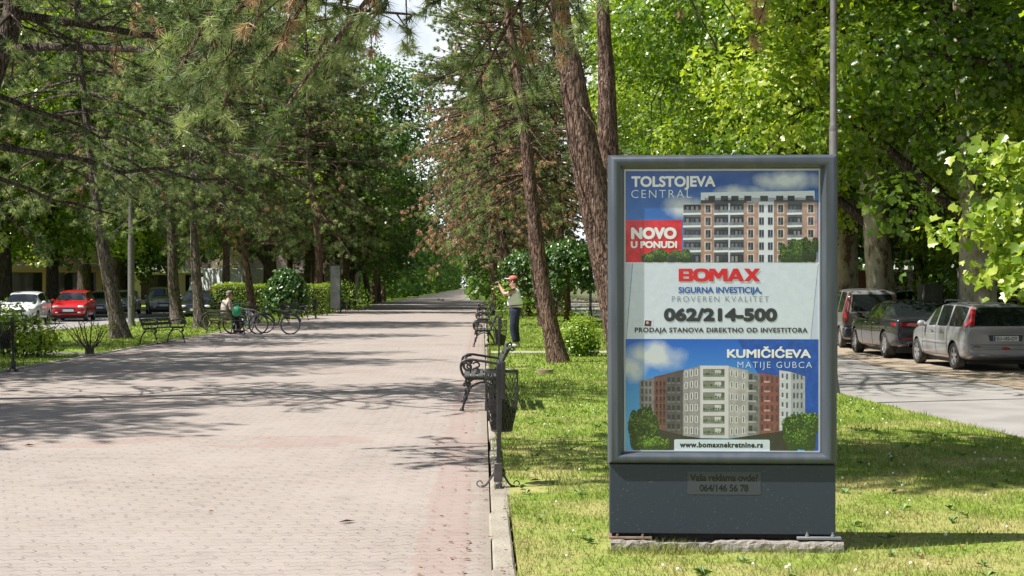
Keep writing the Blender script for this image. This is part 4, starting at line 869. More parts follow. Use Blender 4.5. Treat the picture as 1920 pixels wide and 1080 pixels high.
for r_ in range(6):
    f = r_ / 6.0
    yq = lambda top, bot, a, c: (top + (bot - top) * (r_ + a) / 6, top + (bot - top) * (r_ + c) / 6)
    a, c = yq(166, 486, .14, .80); Q(460, a, 557, c, (92, 94, 78), 3, T2); Q(462, a + 2, 510, c - 12, (126, 128, 110), 3.3, T2); Q(512, a + 4, 542, c - 8, (190, 188, 172), 3.4, T2)
    Q(460, c - 10, 557, c, (120, 126, 110), 3.6, T2)
    for k in range(9): disc(464 + k * 11, c - 11 - random.uniform(0, 5), random.uniform(3, 6), random.choice([(70, 96, 44), (52, 74, 38), (110, 120, 70)]), 3.8 + .01 * k, T2, 6)
    for x, (t_, b2) in ((378, (172, 480)), (402, (166, 482)), (424, (162, 484))):
        a, c = yq(t_, b2, .24, .74); Q(x - 2, a - 2, x + 11, c + 2, (226, 224, 214), 3, T2); Q(x + 1, a, x + 7, c, (84, 82, 78), 3.3, T2)
    for x, (t_, b2) in ((586, (166, 486)), (606, (170, 484)), (640, (178, 480))):
        a, c = yq(t_, b2, .24, .72); Q(x - 2, a - 2, x + 10, c + 2, (232, 230, 220), 3, T2); Q(x + 1, a, x + 7, c, (92, 92, 86), 3.3, T2)
    a, c = yq(190, 472, .12, .85); Q(668, a, 684, c, (54, 58, 54), 3, T2); Q(690, a + 8, 708, c - 6, (90, 96, 86), 3, T2); Q(664, c - 8, 700, c, (168, 166, 156), 3.4, T2)
    a, c = yq(200, 462, .16, .8)
    for x in (722, 746, 768, 790): Q(x, a, x + 10, c, random.choice([(78, 58, 56), (100, 62, 56), (86, 72, 68)]), 3, T2)
    Q(736, c - 8, 764, c, (196, 150, 138), 3.4, T2)
    a, c = yq(186, 446, .18, .78)
    for x in (816, 836, 868, 884, 902): Q(x, a, x + 8, c, (82, 88, 88), 3, T2)
    Q(806, c - 6, 830, c + 2, (210, 210, 204), 3.2, T2)
    a, c = yq(226, 430, .14, .8)
    for x in (178, 196, 214): Q(x, a, x + 10, c, (72, 70, 66), 3, T2)
    for x in (244, 262, 278): Q(x, a, x + 9, c + 6, (60, 36, 34), 3, T2); Q(x - 3, c - 4, x + 8, c + 4, (96, 62, 56), 3.3, T2)
    a, c = yq(206, 462, .14, .8)
    for x in (298, 318, 342): Q(x, a, x + 12, c, (52, 52, 54), 3, T2); Q(x - 2, c - 6, x + 14, c + 2, (104, 106, 100), 3.3, T2)
P([(190, 396), (290, 440), (446, 490), (576, 492), (716, 470), (880, 430), (880, 545), (190, 545)], (52, 48, 44), 1.7, T2)
print_tree(108, 345, 262, 545, 5, T2, .95); print_tree(150, 480, 330, 545, 6, T2, 1.1); print_tree(812, 375, 992, 545, 5, T2, 1.15)
P([(1265.5, 821.7), (1438.5, 821.7), (1440.5, 824), (1440.5, 842.5), (1263.6, 842.5), (1263.6, 824)], (206, 216, 214), 7)
pb.build('poster', PM, brd, fix=False)
TM = []; TI = {}
def L_(s, x0, x1, ytop, ybase, c, bold=0.0, sp=1.0, lay=8.5, y0=None):
    if c not in TI: TI[c] = len(TM); m = mat('lettering_%d_%d_%d' % c, bright(c), .45); TM.append(m)
    grow, bold = (bold, 0.0) if bold > 0 else (0.0, bold)
    v, f = text_geo(s, bold, sp); c0, c1 = cap_h(bold); mnx = min(p[0] for p in v); mxx = max(p[0] for p in v); y = (-.0502 - .0003 * lay) if y0 is None else y0
    h = ybase - ytop; d = grow * h; kx = (x1 - x0 - 2 * d) / (mxx - mnx); ky = (h - 2 * d) / (c1 - c0); k = 12 if grow > .02 else 6
    for i in range(k if grow else 1):                    # heavier weights: the glyphs printed again round a small ring
        ox, oy = (d * math.cos(2 * PI * i / k), d * math.sin(2 * PI * i / k)) if grow else (0, 0)
        tb.add([(lx(x0 + d + ox + (p[0] - mnx) * kx), y - .00002 * i, lz(ybase - d + oy - (p[1] - c0) * ky)) for p in v], [tuple(q) for q in f], TI[c])
WT = (236, 240, 242)
L_('TOLSTOJEVA', 1184, 1340, 331.7, 351.6, WT, .05); L_('CENTRAL', 1184, 1295.5, 357.4, 372, (214, 224, 234), -.012, 1.25)
L_('NOVO', 1183.5, 1268.3, 427, 449, WT, .08); L_('U PONUDI', 1183, 1269, 452.6, 465.6, WT, .075)

def block_word(x0, x1, yt, yb, c):                       # wide slab capitals B O M A X
    if c not in TI: TI[c] = len(TM); TM.append(mat('lettering_%d_%d_%d' % c, bright(c), .45))
    k = [0]
    def poly(pts, ox, w):
        k[0] += 1; tb.add([(lx(ox + u * w), -.0502 - .0003 * 8.5 - .00003 * k[0], lz(yb - v * (yb - yt))) for u, v in pts], [tuple(range(len(pts)))], TI[c])
    W_ = (27.5, 30.5, 34, 31.5, 30.5); gap = ((x1 - x0) - sum(W_)) / 4; X = [x0]
    for w in W_[:-1]: X.append(X[-1] + w + gap)
    w = W_[0]; ox = X[0]
    for q in ([(0, 0), (.3, 0), (.3, 1), (0, 1)], [(.3, 0), (.86, 0), (.95, .06), (.98, .15), (.7, .22), (.3, .22)], [(.3, .40), (.9, .40), (.9, .60), (.3, .60)], [(.3, .78), (.68, .78), (.95, .85), (.92, .95), (.84, 1), (.3, 1)], [(.7, .2), (.98, .13), (1, .25), (.98, .40), (.90, .5), (.7, .42)], [(.68, .58), (.90, .5), (.96, .62), (.97, .75), (.95, .86), (.68, .8)]): poly(q, ox, w)
    w = W_[1]; ox = X[1]; o1 = [(.5 + .5 * sg(math.cos(a), .7), .5 + .52 * sg(math.sin(a), .7)) for a in np.linspace(0, 2 * PI, 25)]; o2 = [(.5 + .24 * sg(math.cos(a), .7), .5 + .27 * sg(math.sin(a), .7)) for a in np.linspace(0, 2 * PI, 25)]
    for i in range(24): poly([o1[i], o1[i + 1], o2[i + 1], o2[i]], ox, w)
    w = W_[2]; ox = X[2]
    for q in ([(0, 0), (.24, 0), (.24, 1), (0, 1)], [(.76, 0), (1, 0), (1, 1), (.76, 1)], [(.2, 1), (.30, 1), (.5, .62), (.5, .22), (.42, .22), (.2, .66)], [(.8, 1), (.70, 1), (.5, .62), (.5, .22), (.58, .22), (.8, .66)]): poly(q, ox, w)
    w = W_[3]; ox = X[3]
    for q in ([(0, 0), (.28, 0), (.5, .62), (.5, 1), (.36, 1)], [(1, 0), (.72, 0), (.5, .62), (.5, 1), (.64, 1)], [(.28, .18), (.72, .18), (.66, .38), (.34, .38)]): poly(q, ox, w)
    w = W_[4]; ox = X[4]
    for q in ([(0, 0), (.32, 0), (1, 1), (.68, 1)], [(1, 0), (.68, 0), (0, 1), (.32, 1)]): poly(q, ox, w)
sg = lambda v, e: math.copysign(abs(v) ** e, v)
block_word(1272, 1423, 504, 527.6, (206, 30, 36)); L_('SIGURNA INVESTICIJA,', 1271.5, 1425.8, 538.2, 549.6, (30, 86, 150), .04)
L_('PROVEREN KVALITET', 1259.5, 1438.8, 555.6, 565.5, (112, 118, 124), -.012, 1.3); L_('062/214-500', 1244.4, 1454.2, 577.6, 602.2, (44, 48, 52), .085)
L_('PRODAJA STANOVA DIREKTNO OD INVESTITORA', 1190.5, 1510, 613.7, 622.9, (52, 56, 60), .05, 1.12)
L_('KUMIČIĆEVA', 1361.4, 1516.4, 653.8, 669.8, WT, .06); L_('MATIJE GUBCA', 1381, 1518, 677, 688, (210, 222, 234), -.012, 1.25)
L_('www.bomaxnekretnine.rs', 1274, 1428, 826.4, 836.8, (40, 44, 48), .07, 1.12)
tb.build('lettering', TM, bpy.data.objects['poster'], fix=False)
# clear label on the base
b = MB(); b.box(lx(1287.8), lx(1422.7), -.0832, -.0822, lz(922.7), lz(880.7)); st = b.build('label_sticker', mat('clear_label', (.05, .06, .08), .4), brd)
tb = MB(); TM = []; TI = {}
L_('Vaša reklama ovde?', 1292.6, 1417.4, 884.6, 898.2, (10, 11, 12), .03, .95, y0=-.0836); L_('064/146 56 78', 1310, 1400, 904, 917, (10, 11, 12), .03, .95, y0=-.0836)
tb.build('lettering', TM, st, fix=False)
# glass pane
mg = bpy.data.materials.new('pane_glass'); mg.use_nodes = True; t = mg.node_tree; n = t.nodes; n.clear(); o_ = n.new('ShaderNodeOutputMaterial'); tr = n.new('ShaderNodeBsdfTransparent'); gl = n.new('ShaderNodeBsdfGlossy'); gl.inputs['Roughness'].default_value = .03; ms = n.new('ShaderNodeMixShader'); fr2 = n.new('ShaderNodeFresnel'); fr2.inputs[0].default_value = 1.5
bz = n.new('ShaderNodeTexNoise'); bz.inputs['Scale'].default_value = 3.5; bt_ = n.new('ShaderNodeTexCoord'); bu = n.new('ShaderNodeBump'); bu.inputs['Strength'].default_value = .35; bu.inputs['Distance'].default_value = .02; t.links.new(bt_.outputs['Object'], bz.inputs['Vector']); t.links.new(bz.outputs['Fac'], bu.inputs['Height']); t.links.new(bu.outputs[0], gl.inputs['Normal'])
tr.inputs[0].default_value = (.97, .98, .98, 1); t.links.new(fr2.outputs[0], ms.inputs[0]); t.links.new(tr.outputs[0], ms.inputs[1]); t.links.new(gl.outputs[0], ms.inputs[2]); t.links.new(ms.outputs[0], o_.inputs[0])
b = MB(); b.add([(OX0 + .001, -.0605, OZ0 + .001), (OX1 - .001, -.0605, OZ0 + .001), (OX1 - .001, -.0605, OZ1 - .001), (OX0 + .001, -.0605, OZ1 - .001)], [(0, 1, 2, 3)]); b.build('glass', mg, brd)
# ------------------------------------------------------------------ street furniture
M_IRON = mat('black_cast_iron', (.018, .018, .02), .42, c2=(.03, .028, .028), scale=25, spec=.6)
M_SLAT = mat('dark_painted_slat', (.035, .04, .038), .5, c2=(.07, .07, .065), scale=14, stretch=(1, 8, 8))
M_SLATW = mat('worn_pale_slat', (.16, .165, .15), .6, c2=(.24, .24, .22), scale=14, stretch=(8, 1, 8))
def arc(c, r, a0, a1, n=8, plane='xz', y=0):
    return [(c[0] + r * math.cos(a0 + (a1 - a0) * i / n), y, c[1] + r * math.sin(a0 + (a1 - a0) * i / n)) for i in range(n + 1)]
def spiral(c, r0, r1, a0, a1, n=16, y=0):
    return [(c[0] + (r0 + (r1 - r0) * i / n) * math.cos(a0 + (a1 - a0) * i / n), y, c[1] + (r0 + (r1 - r0) * i / n) * math.sin(a0 + (a1 - a0) * i / n)) for i in range(n + 1)]
def make_bench():
    """bench along y, sitter faces -x: two cast iron ends with scrolls, wooden slats"""
    r = thing('park_bench', 'x', 'bench')
    for k, y in enumerate((-.72, .72)):
        b = MB()
        sp = lambda pts, rad, n=7: b.tube(spline([(p[0], y, p[1]) for p in pts], 3 * len(pts)), rad, n)
        sp([(-.285, .0), (-.245, .14), (-.20, .26), (-.235, .37), (-.20, .43), (-.08, .43)], [.022 - .008 * abs(math.sin(i * .9)) for i in range(19)])     # front leg
        b.lathe([(.033, 0), (.03, .02), (.018, .035)], 10, (-.285, y, 0)); b.lathe([(.021, .13), (.03, .15), (.03, .17), (.02, .19)], 10, (-.24, y, 0))
        sp([(.27, .0), (.235, .14), (.17, .28), (.10, .37), (.06, .43)], .018)                                                                    # back leg
        b.lathe([(.03, 0), (.027, .02), (.017, .035)], 10, (.27, y, 0))
        sp([(-.22, .26), (-.1, .345), (.02, .36), (.16, .29)], .014)                                                                              # brace
        sp([(-.24, .405), (-.05, .415), (.1, .405), (.16, .44), (.21, .58), (.28, .72), (.33, .80)], [.02] * 22)                                  # seat rail and back upright
        b.tube(spiral((.355, .785), .03, .012, 2.6, -2.6, 14, y), .013, 7)
        b.tube(spiral((.30, .70), .0, .0, 0, 1, 2, y), .012, 6)
        sp([(.22, .60), (.10, .615), (-.06, .64), (-.19, .655), (-.275, .63), (-.30, .56), (-.275, .47), (-.225, .42)], .017)                     # arm rest loop
        b.tube(spiral((-.20, .565), .075, .022, 1.2, 7.6, 22, y), .014, 7); b.tube(spiral((-.2, .565), .02, .02, 0, 6.28, 10, y), .012, 6)
        b.tube(spiral((-.10, .50), .055, .018, 2.8, -2.2, 16, y), .012, 6); b.tube(spiral((-.235, .33), .05, .015, -.6, 4.4, 16, y), .012, 6)
        b.build('cast_iron_end', M_IRON, r, smooth=50)
    s = MB()
    for i in range(5): x = -.225 + i * .088; s.bbox(x - .037, x + .037, -.80, .80, .428, .452, .005)
    s.build('seat', M_SLAT, r, smooth=30)
    s = MB()
    for i, (x, z) in enumerate(((.205, .535), (.25, .64), (.298, .745))):
        M = Matrix.Translation((x, 0, z)) @ Matrix.Rotation(R(23), 4, 'Y'); s.bbox(-.034, -.012, -.80, .80, -.042, .042, .005, M=M)
    s.build('backrest', M_SLAT, r, smooth=30)
    s = MB(); s.tube([(.0, -.72, .36), (.0, .72, .36)], .01, 6); s.build('stretcher', M_IRON, r)
    return r
bench0 = make_bench(); first = [True]
def bench(x, y, rz, label, group):
    if first[0]:
        first[0] = False; bench0.location = (x, y, 0); bench0.rotation_euler = (0, 0, rz); bench0['label'] = label; bench0['group'] = group; return bench0
    return dup(bench0, (x, y, 0), rz, label, group)
GB = 'cast iron benches along the promenade'
bench(.02, 19.55, 0, 'nearest black bench on the right edge, half behind the mesh bin', GB)
bench(.05, 39.2, 0, 'black bench on the right just left of the photographer', GB)
bench(.06, 52.0, 0, 'third black bench along the right edge, behind the photographer', GB)
bench(.06, 64.0, 0, 'fourth black bench along the right edge by the leafy bush', GB)
bench(.06, 78.0, 0, 'farthest bench in the right row', GB)
bench(-8.85, 41.0, PI - .32, 'empty black bench on the left beside the grey pine trunks', GB)
bl_ = bench(-8.5, 49.0, PI + .75, 'bench on the left carrying the man in the beige shirt', GB)
bench(-8.6, 67.5, PI - .5, 'empty bench in front of the bright hedge', GB)
bench(-8.55, 84.5, PI - .9, 'shaded bench by the board where someone reclines in jeans', GB)
bench(-8.7, 97, PI, 'small bench in front of the yellow green shrubs', GB)
bench(-8.7, 109, PI, 'bench past the yellow green shrubs, left of the path', GB)

def make_bin():
    r = thing('trash_bin', 'x', 'trash bin')
    b = MB()                                                            # forked post that leans a little, foot with curled feet
    b.tube([(0, 0, .12), (.012, 0, .55), (.02, 0, .80), (.035, 0, 1.0)], [.024, .022, .022, .022], 4, cap=True)
    b.bbox(.022, .058, -.022, .022, .70, 1.0, .006); b.bbox(-.012, .022, -.016, .016, .45, .985, .006)
    b.build('post', M_IRON, r, smooth=30)
    b = MB(); b.bbox(-.035, .035, -.035, .035, .05, .2, .006); b.bbox(-.03, .03, -.09, -.03, -.01, .055, .012)
    for a in (0.15, PI - .15, PI / 2):
        c, s = math.cos(a), math.sin(a)
        q = [(.02 * c, .02 * s, .14), (.06 * c, .06 * s, .075), (.10 * c, .10 * s, .02), (.135 * c, .135 * s, .012)]; b.tube(spline(q, 9), .009, 6)
        if s < .9: b.tube([((.148 + .022 * math.cos(t)) * c, (.148 + .022 * math.cos(t)) * s, .032 + .022 * math.sin(t)) for t in np.linspace(-1.9, 3.2, 14)], .005, 6)
    b.build('foot', mat('weathered_iron', (.10, .085, .085), .55, c2=(.05, .045, .045), scale=12), r, smooth=40)
    # basket of expanded metal: diamond mesh on a tapering bucket
    cx, cy = .03, .16; zt, zb = .915, .44
    prof = lambda u: (.128 if u < .45 else .128 - .05 * ((u - .45) / .55) ** 1.3)
    b = MB(); n = 22; m = 22
    def pt(i, u):
        a = 2 * PI * i / n; rr_ = prof(u); return (cx + rr_ * math.cos(a), cy + rr_ * 1.1 * math.sin(a), zt - (zt - zb) * u)
    for d in (1, -1):
        for i in range(n): b.tube([pt(i + d * u * 6.0, u) for u in np.linspace(0, 1, m)], .003, 4, cap=False)
    b.build('basket', M_IRON, r, smooth=60)
    b = MB()
    for u, t in ((0, .009), (1, .008)): b.tube([pt(i, u) for i in range(n)] + [pt(0, u)], t, 6)
    for a in (0, 5.5, 11, 16.5): b.tube([pt(a, u) for u in np.linspace(0, 1, 8)], .006, 5)
    b.tube([(.03, .03, .80), (.03, .06, .80)], .02, 6); b.build('rim', M_IRON, r, smooth=60)
    # liner bag bunched inside
    b = MB(); g_ = np.random.default_rng(3); k = 26; vs = []; rows_ = 10
    for j in range(rows_ + 1):
        u = .5 + .48 * j / rows_
        for i in range(k):
            a = 2 * PI * i / k; rr_ = prof(u) * (.86 + .08 * math.sin(i * 3 + j * .7) + g_.uniform(-.04, .04)); dz = (.06 * max(0, math.cos(a) + .1) - .12 * max(0, -math.cos(a))) * (1 - j / rows_); vs.append((cx + rr_ * math.cos(a), cy + rr_ * 1.05 * math.sin(a), zt - dz - (zt - zb) * u + g_.uniform(-.008, .008)))
    b.add(vs, [(j * k + i, j * k + (i + 1) % k, (j + 1) * k + (i + 1) % k, (j + 1) * k + i) for j in range(rows_) for i in range(k)] + [tuple(rows_ * k + i for i in range(k))])
    b.build('bin_bag', mat('black_plastic_bag', (.012, .012, .015), .25), r, smooth=50)
    return r
bin0 = make_bin(); GBN = 'mesh trash bins along the promenade'
p_ = at(934, 915); bin0.location = (p_.x, p_.y, 0); bin0['label'] = 'nearest black mesh trash bin on the right edge, beside the billboard'; bin0['group'] = GBN
p_ = at(935, 690); dup(bin0, (p_.x, p_.y, 0), 0, 'black mesh trash bin in front of the photographer', GBN)
p_ = at(25, 697); dup(bin0, (p_.x, p_.y, 0), PI - .5, 'black trash bin at the left edge in front of the laurel', GBN)
p_ = at(592, 598); dup(bin0, (p_.x, p_.y, 0), PI, 'grey looking trash bin at the right end of the hedge', GBN)
dup(bin0, (.35, 57, 0), 0, 'distant mesh bin among the right row of benches', GBN)

# --- lamp posts
M_POST = mat('grey_painted_post', (.115, .108, .112), .5, c2=(.155, .145, .145), scale=10)
def lamp(name, x, y, z, H, r0, label, arm=False, group=None):
    t = thing(name, label, 'lamp post', (x, y, z), 0, group)
    b = MB(); b.lathe([(r0 * 1.75, 0), (r0 * 1.6, .05), (r0 * 1.15, .22), (r0, .32), (r0, H * .46), (r0 * .82, H * .463), (r0 * .72, H)], 16); b.build('pole', M_POST, t, smooth=40)
    b = MB(); b.lathe([(r0 * 1.04, H * .455), (r0 * 1.06, H * .459), (r0 * 1.04, H * .463)], 16); b.build('collar', M_POST, t)
    b = MB(); b.bbox(-r0 * .55, r0 * .55, -r0 * 1.06, -r0 * .5, .9, 1.3, .005); b.build('hatch', M_POST, t)
    b = MB(); b.tube(spline([(0, 0, H - .05), (.3, 0, H + .25), (1.0, 0, H + .35)], 8), r0 * .5, 8); b.build('arm', M_POST, t, smooth=50)
    b = MB(); b.bbox(.8, 1.45, -.14, .14, H + .28, H + .42, .03); b.build('lamp_head', M_POST, t, smooth=40)
    return t
p_ = at(1562.5, 737); lamp('lamp_post', p_.x, p_.y, -.02, 8.6, .062, 'grey steel lamp post right behind the billboard')
p_ = at(1107, 592, -.1); lamp('lamp_post', p_.x, p_.y, -.1, 4.2, .075, 'short grey post on the right lawn under the mulberry edge')
p_ = at(246, 612); lamp('lamp_post', p_.x, p_.y, -.1, 7.5, .13, 'grey pole in front of the silver minivan')
t = thing('street_lamp', 'thin white street lamp poking into the plane leaves above the board', 'street lamp', (6.4, 58, 0))
b = MB(); b.tube([(0, 0, -.1), (0, 0, 7.7)], [.07, .045], 10); b.build('pole', M_POST, t, smooth=50)
b = MB(); b.tube([(0, 0, 7.65), (.9, 0, 7.85)], .035, 8); b.bbox(.7, 1.3, -.1, .1, 7.80, 7.92, .02); b.build('lamp_head', mat('pale_lamp', (.5, .5, .5), .5), t)

# --- tall information board behind the hedge
p_ = at(612, 592); t = thing('information_board', 'tall narrow information board in a dark frame behind the hedge end', 'sign board', (p_.x - .1, 83.5, 0), .12)
b = MB(); b.bbox(-.34, -.27, -.06, .06, 0, 2.78, .006); b.bbox(.27, .34, -.06, .06, 0, 2.78, .006); b.bbox(-.27, .27, -.06, .06, 2.70, 2.78, .006); b.build('frame', M_IRON, t)
b = MB(); b.box(-.27, .27, -.02, .02, .3, 2.70); b.build('panel', mat('board_panel', (.20, .22, .21), .5, c2=(.27, .28, .27), scale=3), t)
b = MB()
for x0, x1, z0, z1 in ((.0, .22, 2.28, 2.31), (.08, .16, 2.56, 2.6), (.0, .12, 2.5, 2.52), (-.2, .1, 1.2, 1.22), (-.2, .18, 1.12, 1.14), (-.2, .14, 1.04, 1.06)): b.box(x0, x1, -.023, -.0205, z0, z1)
b.tube([(-.2, -.022, 2.0), (-.05, -.022, 2.16), (.2, -.022, 2.02)], .012, 4); b.build('print', mat('board_print', (.06, .07, .07), .6), t)

# --- orange bent barrier tube beside the hedge
p_ = at(393, 588); t = thing('tube_barrier', 'orange bent tube barrier at the left end of the hedge', 'barrier', (p_.x, 84, -.1), .1)
b = MB(); b.tube(spline([(0, 0, 0), (.0, 0, 1.1), (.12, 0, 1.48), (.5, 0, 1.62), (1.5, 0, 1.62), (1.85, 0, 1.48), (1.95, 0, 1.1), (1.95, 0, 0)], 40), .10, 10); b.build('bent_tube', mat('orange_paint', (.72, .24, .05), .45), t, smooth=60)

# --- hedge, shrubs, weeping mulberry
def leaf_plant(name, label, cat, loc, blobs, dens, size, kind, m, seed, stems=(), group=None, inner=.35, up=.35, extra=None, part='foliage'):
    t = thing(name, label, cat, loc, 0, group); g = np.random.default_rng(seed)
    C, N, v = blob_leaves(g, blobs, dens, up, inner)
    if extra is not None: C, N, v = extra(g, C, N, v)
    keep = C[:, 2] > .02; C, N, v = C[keep], N[keep], v[keep]
    V, Fs, vv = leaves(g, C, N, size, kind, v, .1); link(part, tri_mesh(part, V, Fs, [m], None, vv), t)
    if stems:
        b = MB()
        for pts, rad in stems: b.tube(spline(pts, 3 * len(pts)), rad if not hasattr(rad, '__len__') else list(np.interp(np.linspace(0, 1, 3 * len(pts) + 1), np.linspace(0, 1, len(rad)), rad)), 7)
        b.build('stem', M_DBARK, t, smooth=60)
    return t
# clipped hedge: leaf shell on a box with a dark twiggy inside
def hedge_extra(L_, Wd, H):
    def f(g, C, N, v):
        n = int(L_ * H * 620 + L_ * Wd * 700 + Wd * H * 600); u = g.random(n); C = np.stack([g.uniform(-L_ / 2, L_ / 2, n), g.uniform(-Wd / 2, Wd / 2, n), g.uniform(.05, H, n)], 1)
        N = np.zeros((n, 3)); a = L_ * H; k1 = u < .5; k2 = (u >= .5) & (u < .85); k3 = u >= .85; dep = g.random(n) ** 2 * .16
        C[k1, 1] = np.where(g.random(k1.sum()) < .75, -Wd / 2 + dep[k1], Wd / 2 - dep[k1]); C[k2, 2] = H - dep[k2]; C[k3, 0] = np.where(g.random(k3.sum()) < .5, -L_ / 2 + dep[k3], L_ / 2 - dep[k3])
        N[k1, 1] = np.sign(C[k1, 1]); N[k2, 2] = 1; N[k3, 0] = np.sign(C[k3, 0]); N = N * .8 + g.normal(size=(n, 3)) * .45 + np.array([0, 0, .3])
        C += g.normal(size=(n, 3)) * .04; C[:, 2] += .05 * np.sin(C[:, 0] * 2.3) * (C[:, 2] > H * .8)
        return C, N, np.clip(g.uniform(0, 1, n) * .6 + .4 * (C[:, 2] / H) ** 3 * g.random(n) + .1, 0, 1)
    return f
hx = (at(398, 592).x + at(612, 592).x) / 2
leaf_plant('hedge', 'clipped bright green hedge block behind the bicycles', 'hedge', (-11.2, 78.6, 0), [((0, 0, .5), .3)], 5, .085, 'oval', M_LAUR, 71, [([(x, 0, 0), (x + .1, .1, .8), (x, 0, 1.4)], [.03, .01]) for x in np.linspace(-2.5, 2.5, 14)], extra=hedge_extra(6.0, 1.3, 1.66))
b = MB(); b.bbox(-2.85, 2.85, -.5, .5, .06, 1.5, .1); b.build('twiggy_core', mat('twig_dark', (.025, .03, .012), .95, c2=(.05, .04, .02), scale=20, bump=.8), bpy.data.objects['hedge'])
leaf_plant('laurel_shrub', 'leafy bright laurel behind the trash bin at the left edge', 'shrub', (-10.7, 33.2, 0), [((-.55, 0, .62), (.55, .5, .5)), ((.1, 0, .8), (.6, .5, .35)), ((.75, -.1, .45), (.55, .45, .32)), ((-1.1, .1, .5), (.5, .5, .45)), ((.3, .1, .35), (.8, .5, .35))], 230, .12, 'oval', M_LAUR, 72, [([(.2 * i, 0, 0), (.3 * i, .05, .4), (.42 * i, 0, .75)], [.02, .008]) for i in range(-3, 4)])
p_ = at(1086, 668); leaf_plant('round_shrub', 'small rounded bush beside the slender pine trunk', 'shrub', (p_.x, p_.y, 0), [((0, 0, .52), (.36, .36, .34)), ((-.02, 0, .30), (.35, .34, .28)), ((.16, .05, .2), (.26, .25, .2))], 1100, .075, 'oval', M_LAUR, 73, [([(0, 0, 0), (.04 * i, .03, .3), (.1 * i, .05, .6)], [.018, .006]) for i in (-2, -1, 1, 2)], up=.6)
p_ = at(690, 588); leaf_plant('garden_shrub', 'yellow green shrubs beside the far left bench', 'shrub', (-8.9, 93, 0), [((-1.6, 0, .8), (1.0, .8, .7)), ((-.2, 0, 1.0), (1.1, .9, .95)), ((1.1, .2, .75), (.9, .8, .65)), ((.2, .3, 1.5), (.7, .7, .5))], 24, .17, 'oval', M_LAUR, 74, [([(x, 0, 0), (x * 1.1, 0, 1)], [.03, .01]) for x in (-1.5, -.5, .4, 1.1)])
p_ = at(935, 590); leaf_plant('garden_shrub', 'low leafy bush behind the benches left of the photographer', 'shrub', (1.35, 71, 0), [((0, 0, .8), (.9, .8, .75)), ((-.3, 0, 1.3), (.6, .6, .5)), ((.7, .2, .6), (.6, .6, .5))], 30, .16, 'oval', M_LAUR, 75, [([(x, 0, 0), (x * 1.2, 0, 1)], [.03, .01]) for x in (-.4, 0, .4)])
p_ = at(1120, 603); leaf_plant('garden_shrub', 'small shrub on the right lawn near the short grey post', 'shrub', (4.6, 63, 0), [((0, 0, .45), (.4, .4, .45))], 50, .12, 'oval', M_LEAFD, 76, [([(0, 0, 0), (0, 0, .6)], .015)])
p_ = at(1075, 606); leaf_plant('garden_shrub', 'dark shrub under the mulberry crown', 'shrub', (4.2, 70, 0), [((0, 0, .6), (.55, .5, .6))], 50, .12, 'oval', M_LEAFD, 77, [([(0, 0, 0), (0, 0, .6)], .015)])
# umbrella-shaped mulberry: a dome of strands hanging from the top of a short trunk
def mulberry(label, loc, seed, Rr, H, low, tz):
    t = thing('weeping_mulberry', label, 'tree', loc, 0, 'umbrella shaped mulberry trees'); g = np.random.default_rng(seed); C = []; N = []; v = []; b = MB()
    b.tube([(0, 0, -.05), (.04, 0, tz * .5), (0, .02, tz), (0, 0, H - .25)], [.17, .14, .13, .07], 10)
    for i in range(70):
        a = i * 2.39996; rr_ = Rr * math.sqrt((i + .5) / 70) * g.uniform(.9, 1.05); zt = H - .75 * (rr_ / Rr) ** 2.2 * .9; zl = low + g.uniform(0, .5) if rr_ > Rr * .55 else zt - g.uniform(.3, .7)
        h = np.array([math.cos(a), math.sin(a), 0]); pts = [h * .05 + [0, 0, H - .3], h * rr_ * .6 + [0, 0, zt + .08], h * rr_ + [0, 0, zt - .12], h * rr_ * 1.04 + [0, 0, zl]]
        q = spline(pts, 12); b.tube(q, [.022 - .0015 * j for j in range(13)], 4, cap=False)
        for j in range(4, 13):
            k = 12; C.append(q[j] + g.normal(size=(k, 3)) * .10); N.append(h * .8 + np.array([0, 0, .45]) + g.normal(size=(k, 3)) * .4); v.append(np.clip(g.uniform(0, .6) + g.uniform(0, .4, k), 0, 1))
    V, Fs, vv = leaves(g, np.concatenate(C), np.concatenate(N), .15, 'heart', np.concatenate(v), .5); link('crown', tri_mesh('crown', V, Fs, [M_MULB], None, vv), t); b.build('trunk', M_PBARK, t, smooth=60)
mulberry('umbrella shaped mulberry tree right of the photographer', (3.68, 64.5, 0), 81, 1.55, 3.35, 1.35, 1.6)
mulberry('second umbrella mulberry close behind the photographer, lower and leafier', (2.3, 76, 0), 82, 1.6, 3.2, .5, 1.5)
mulberry('small weeping mulberry in front of the hedge on the left', (-9.3, 70.2, 0), 83, .95, 2.15, .35, 1.1)
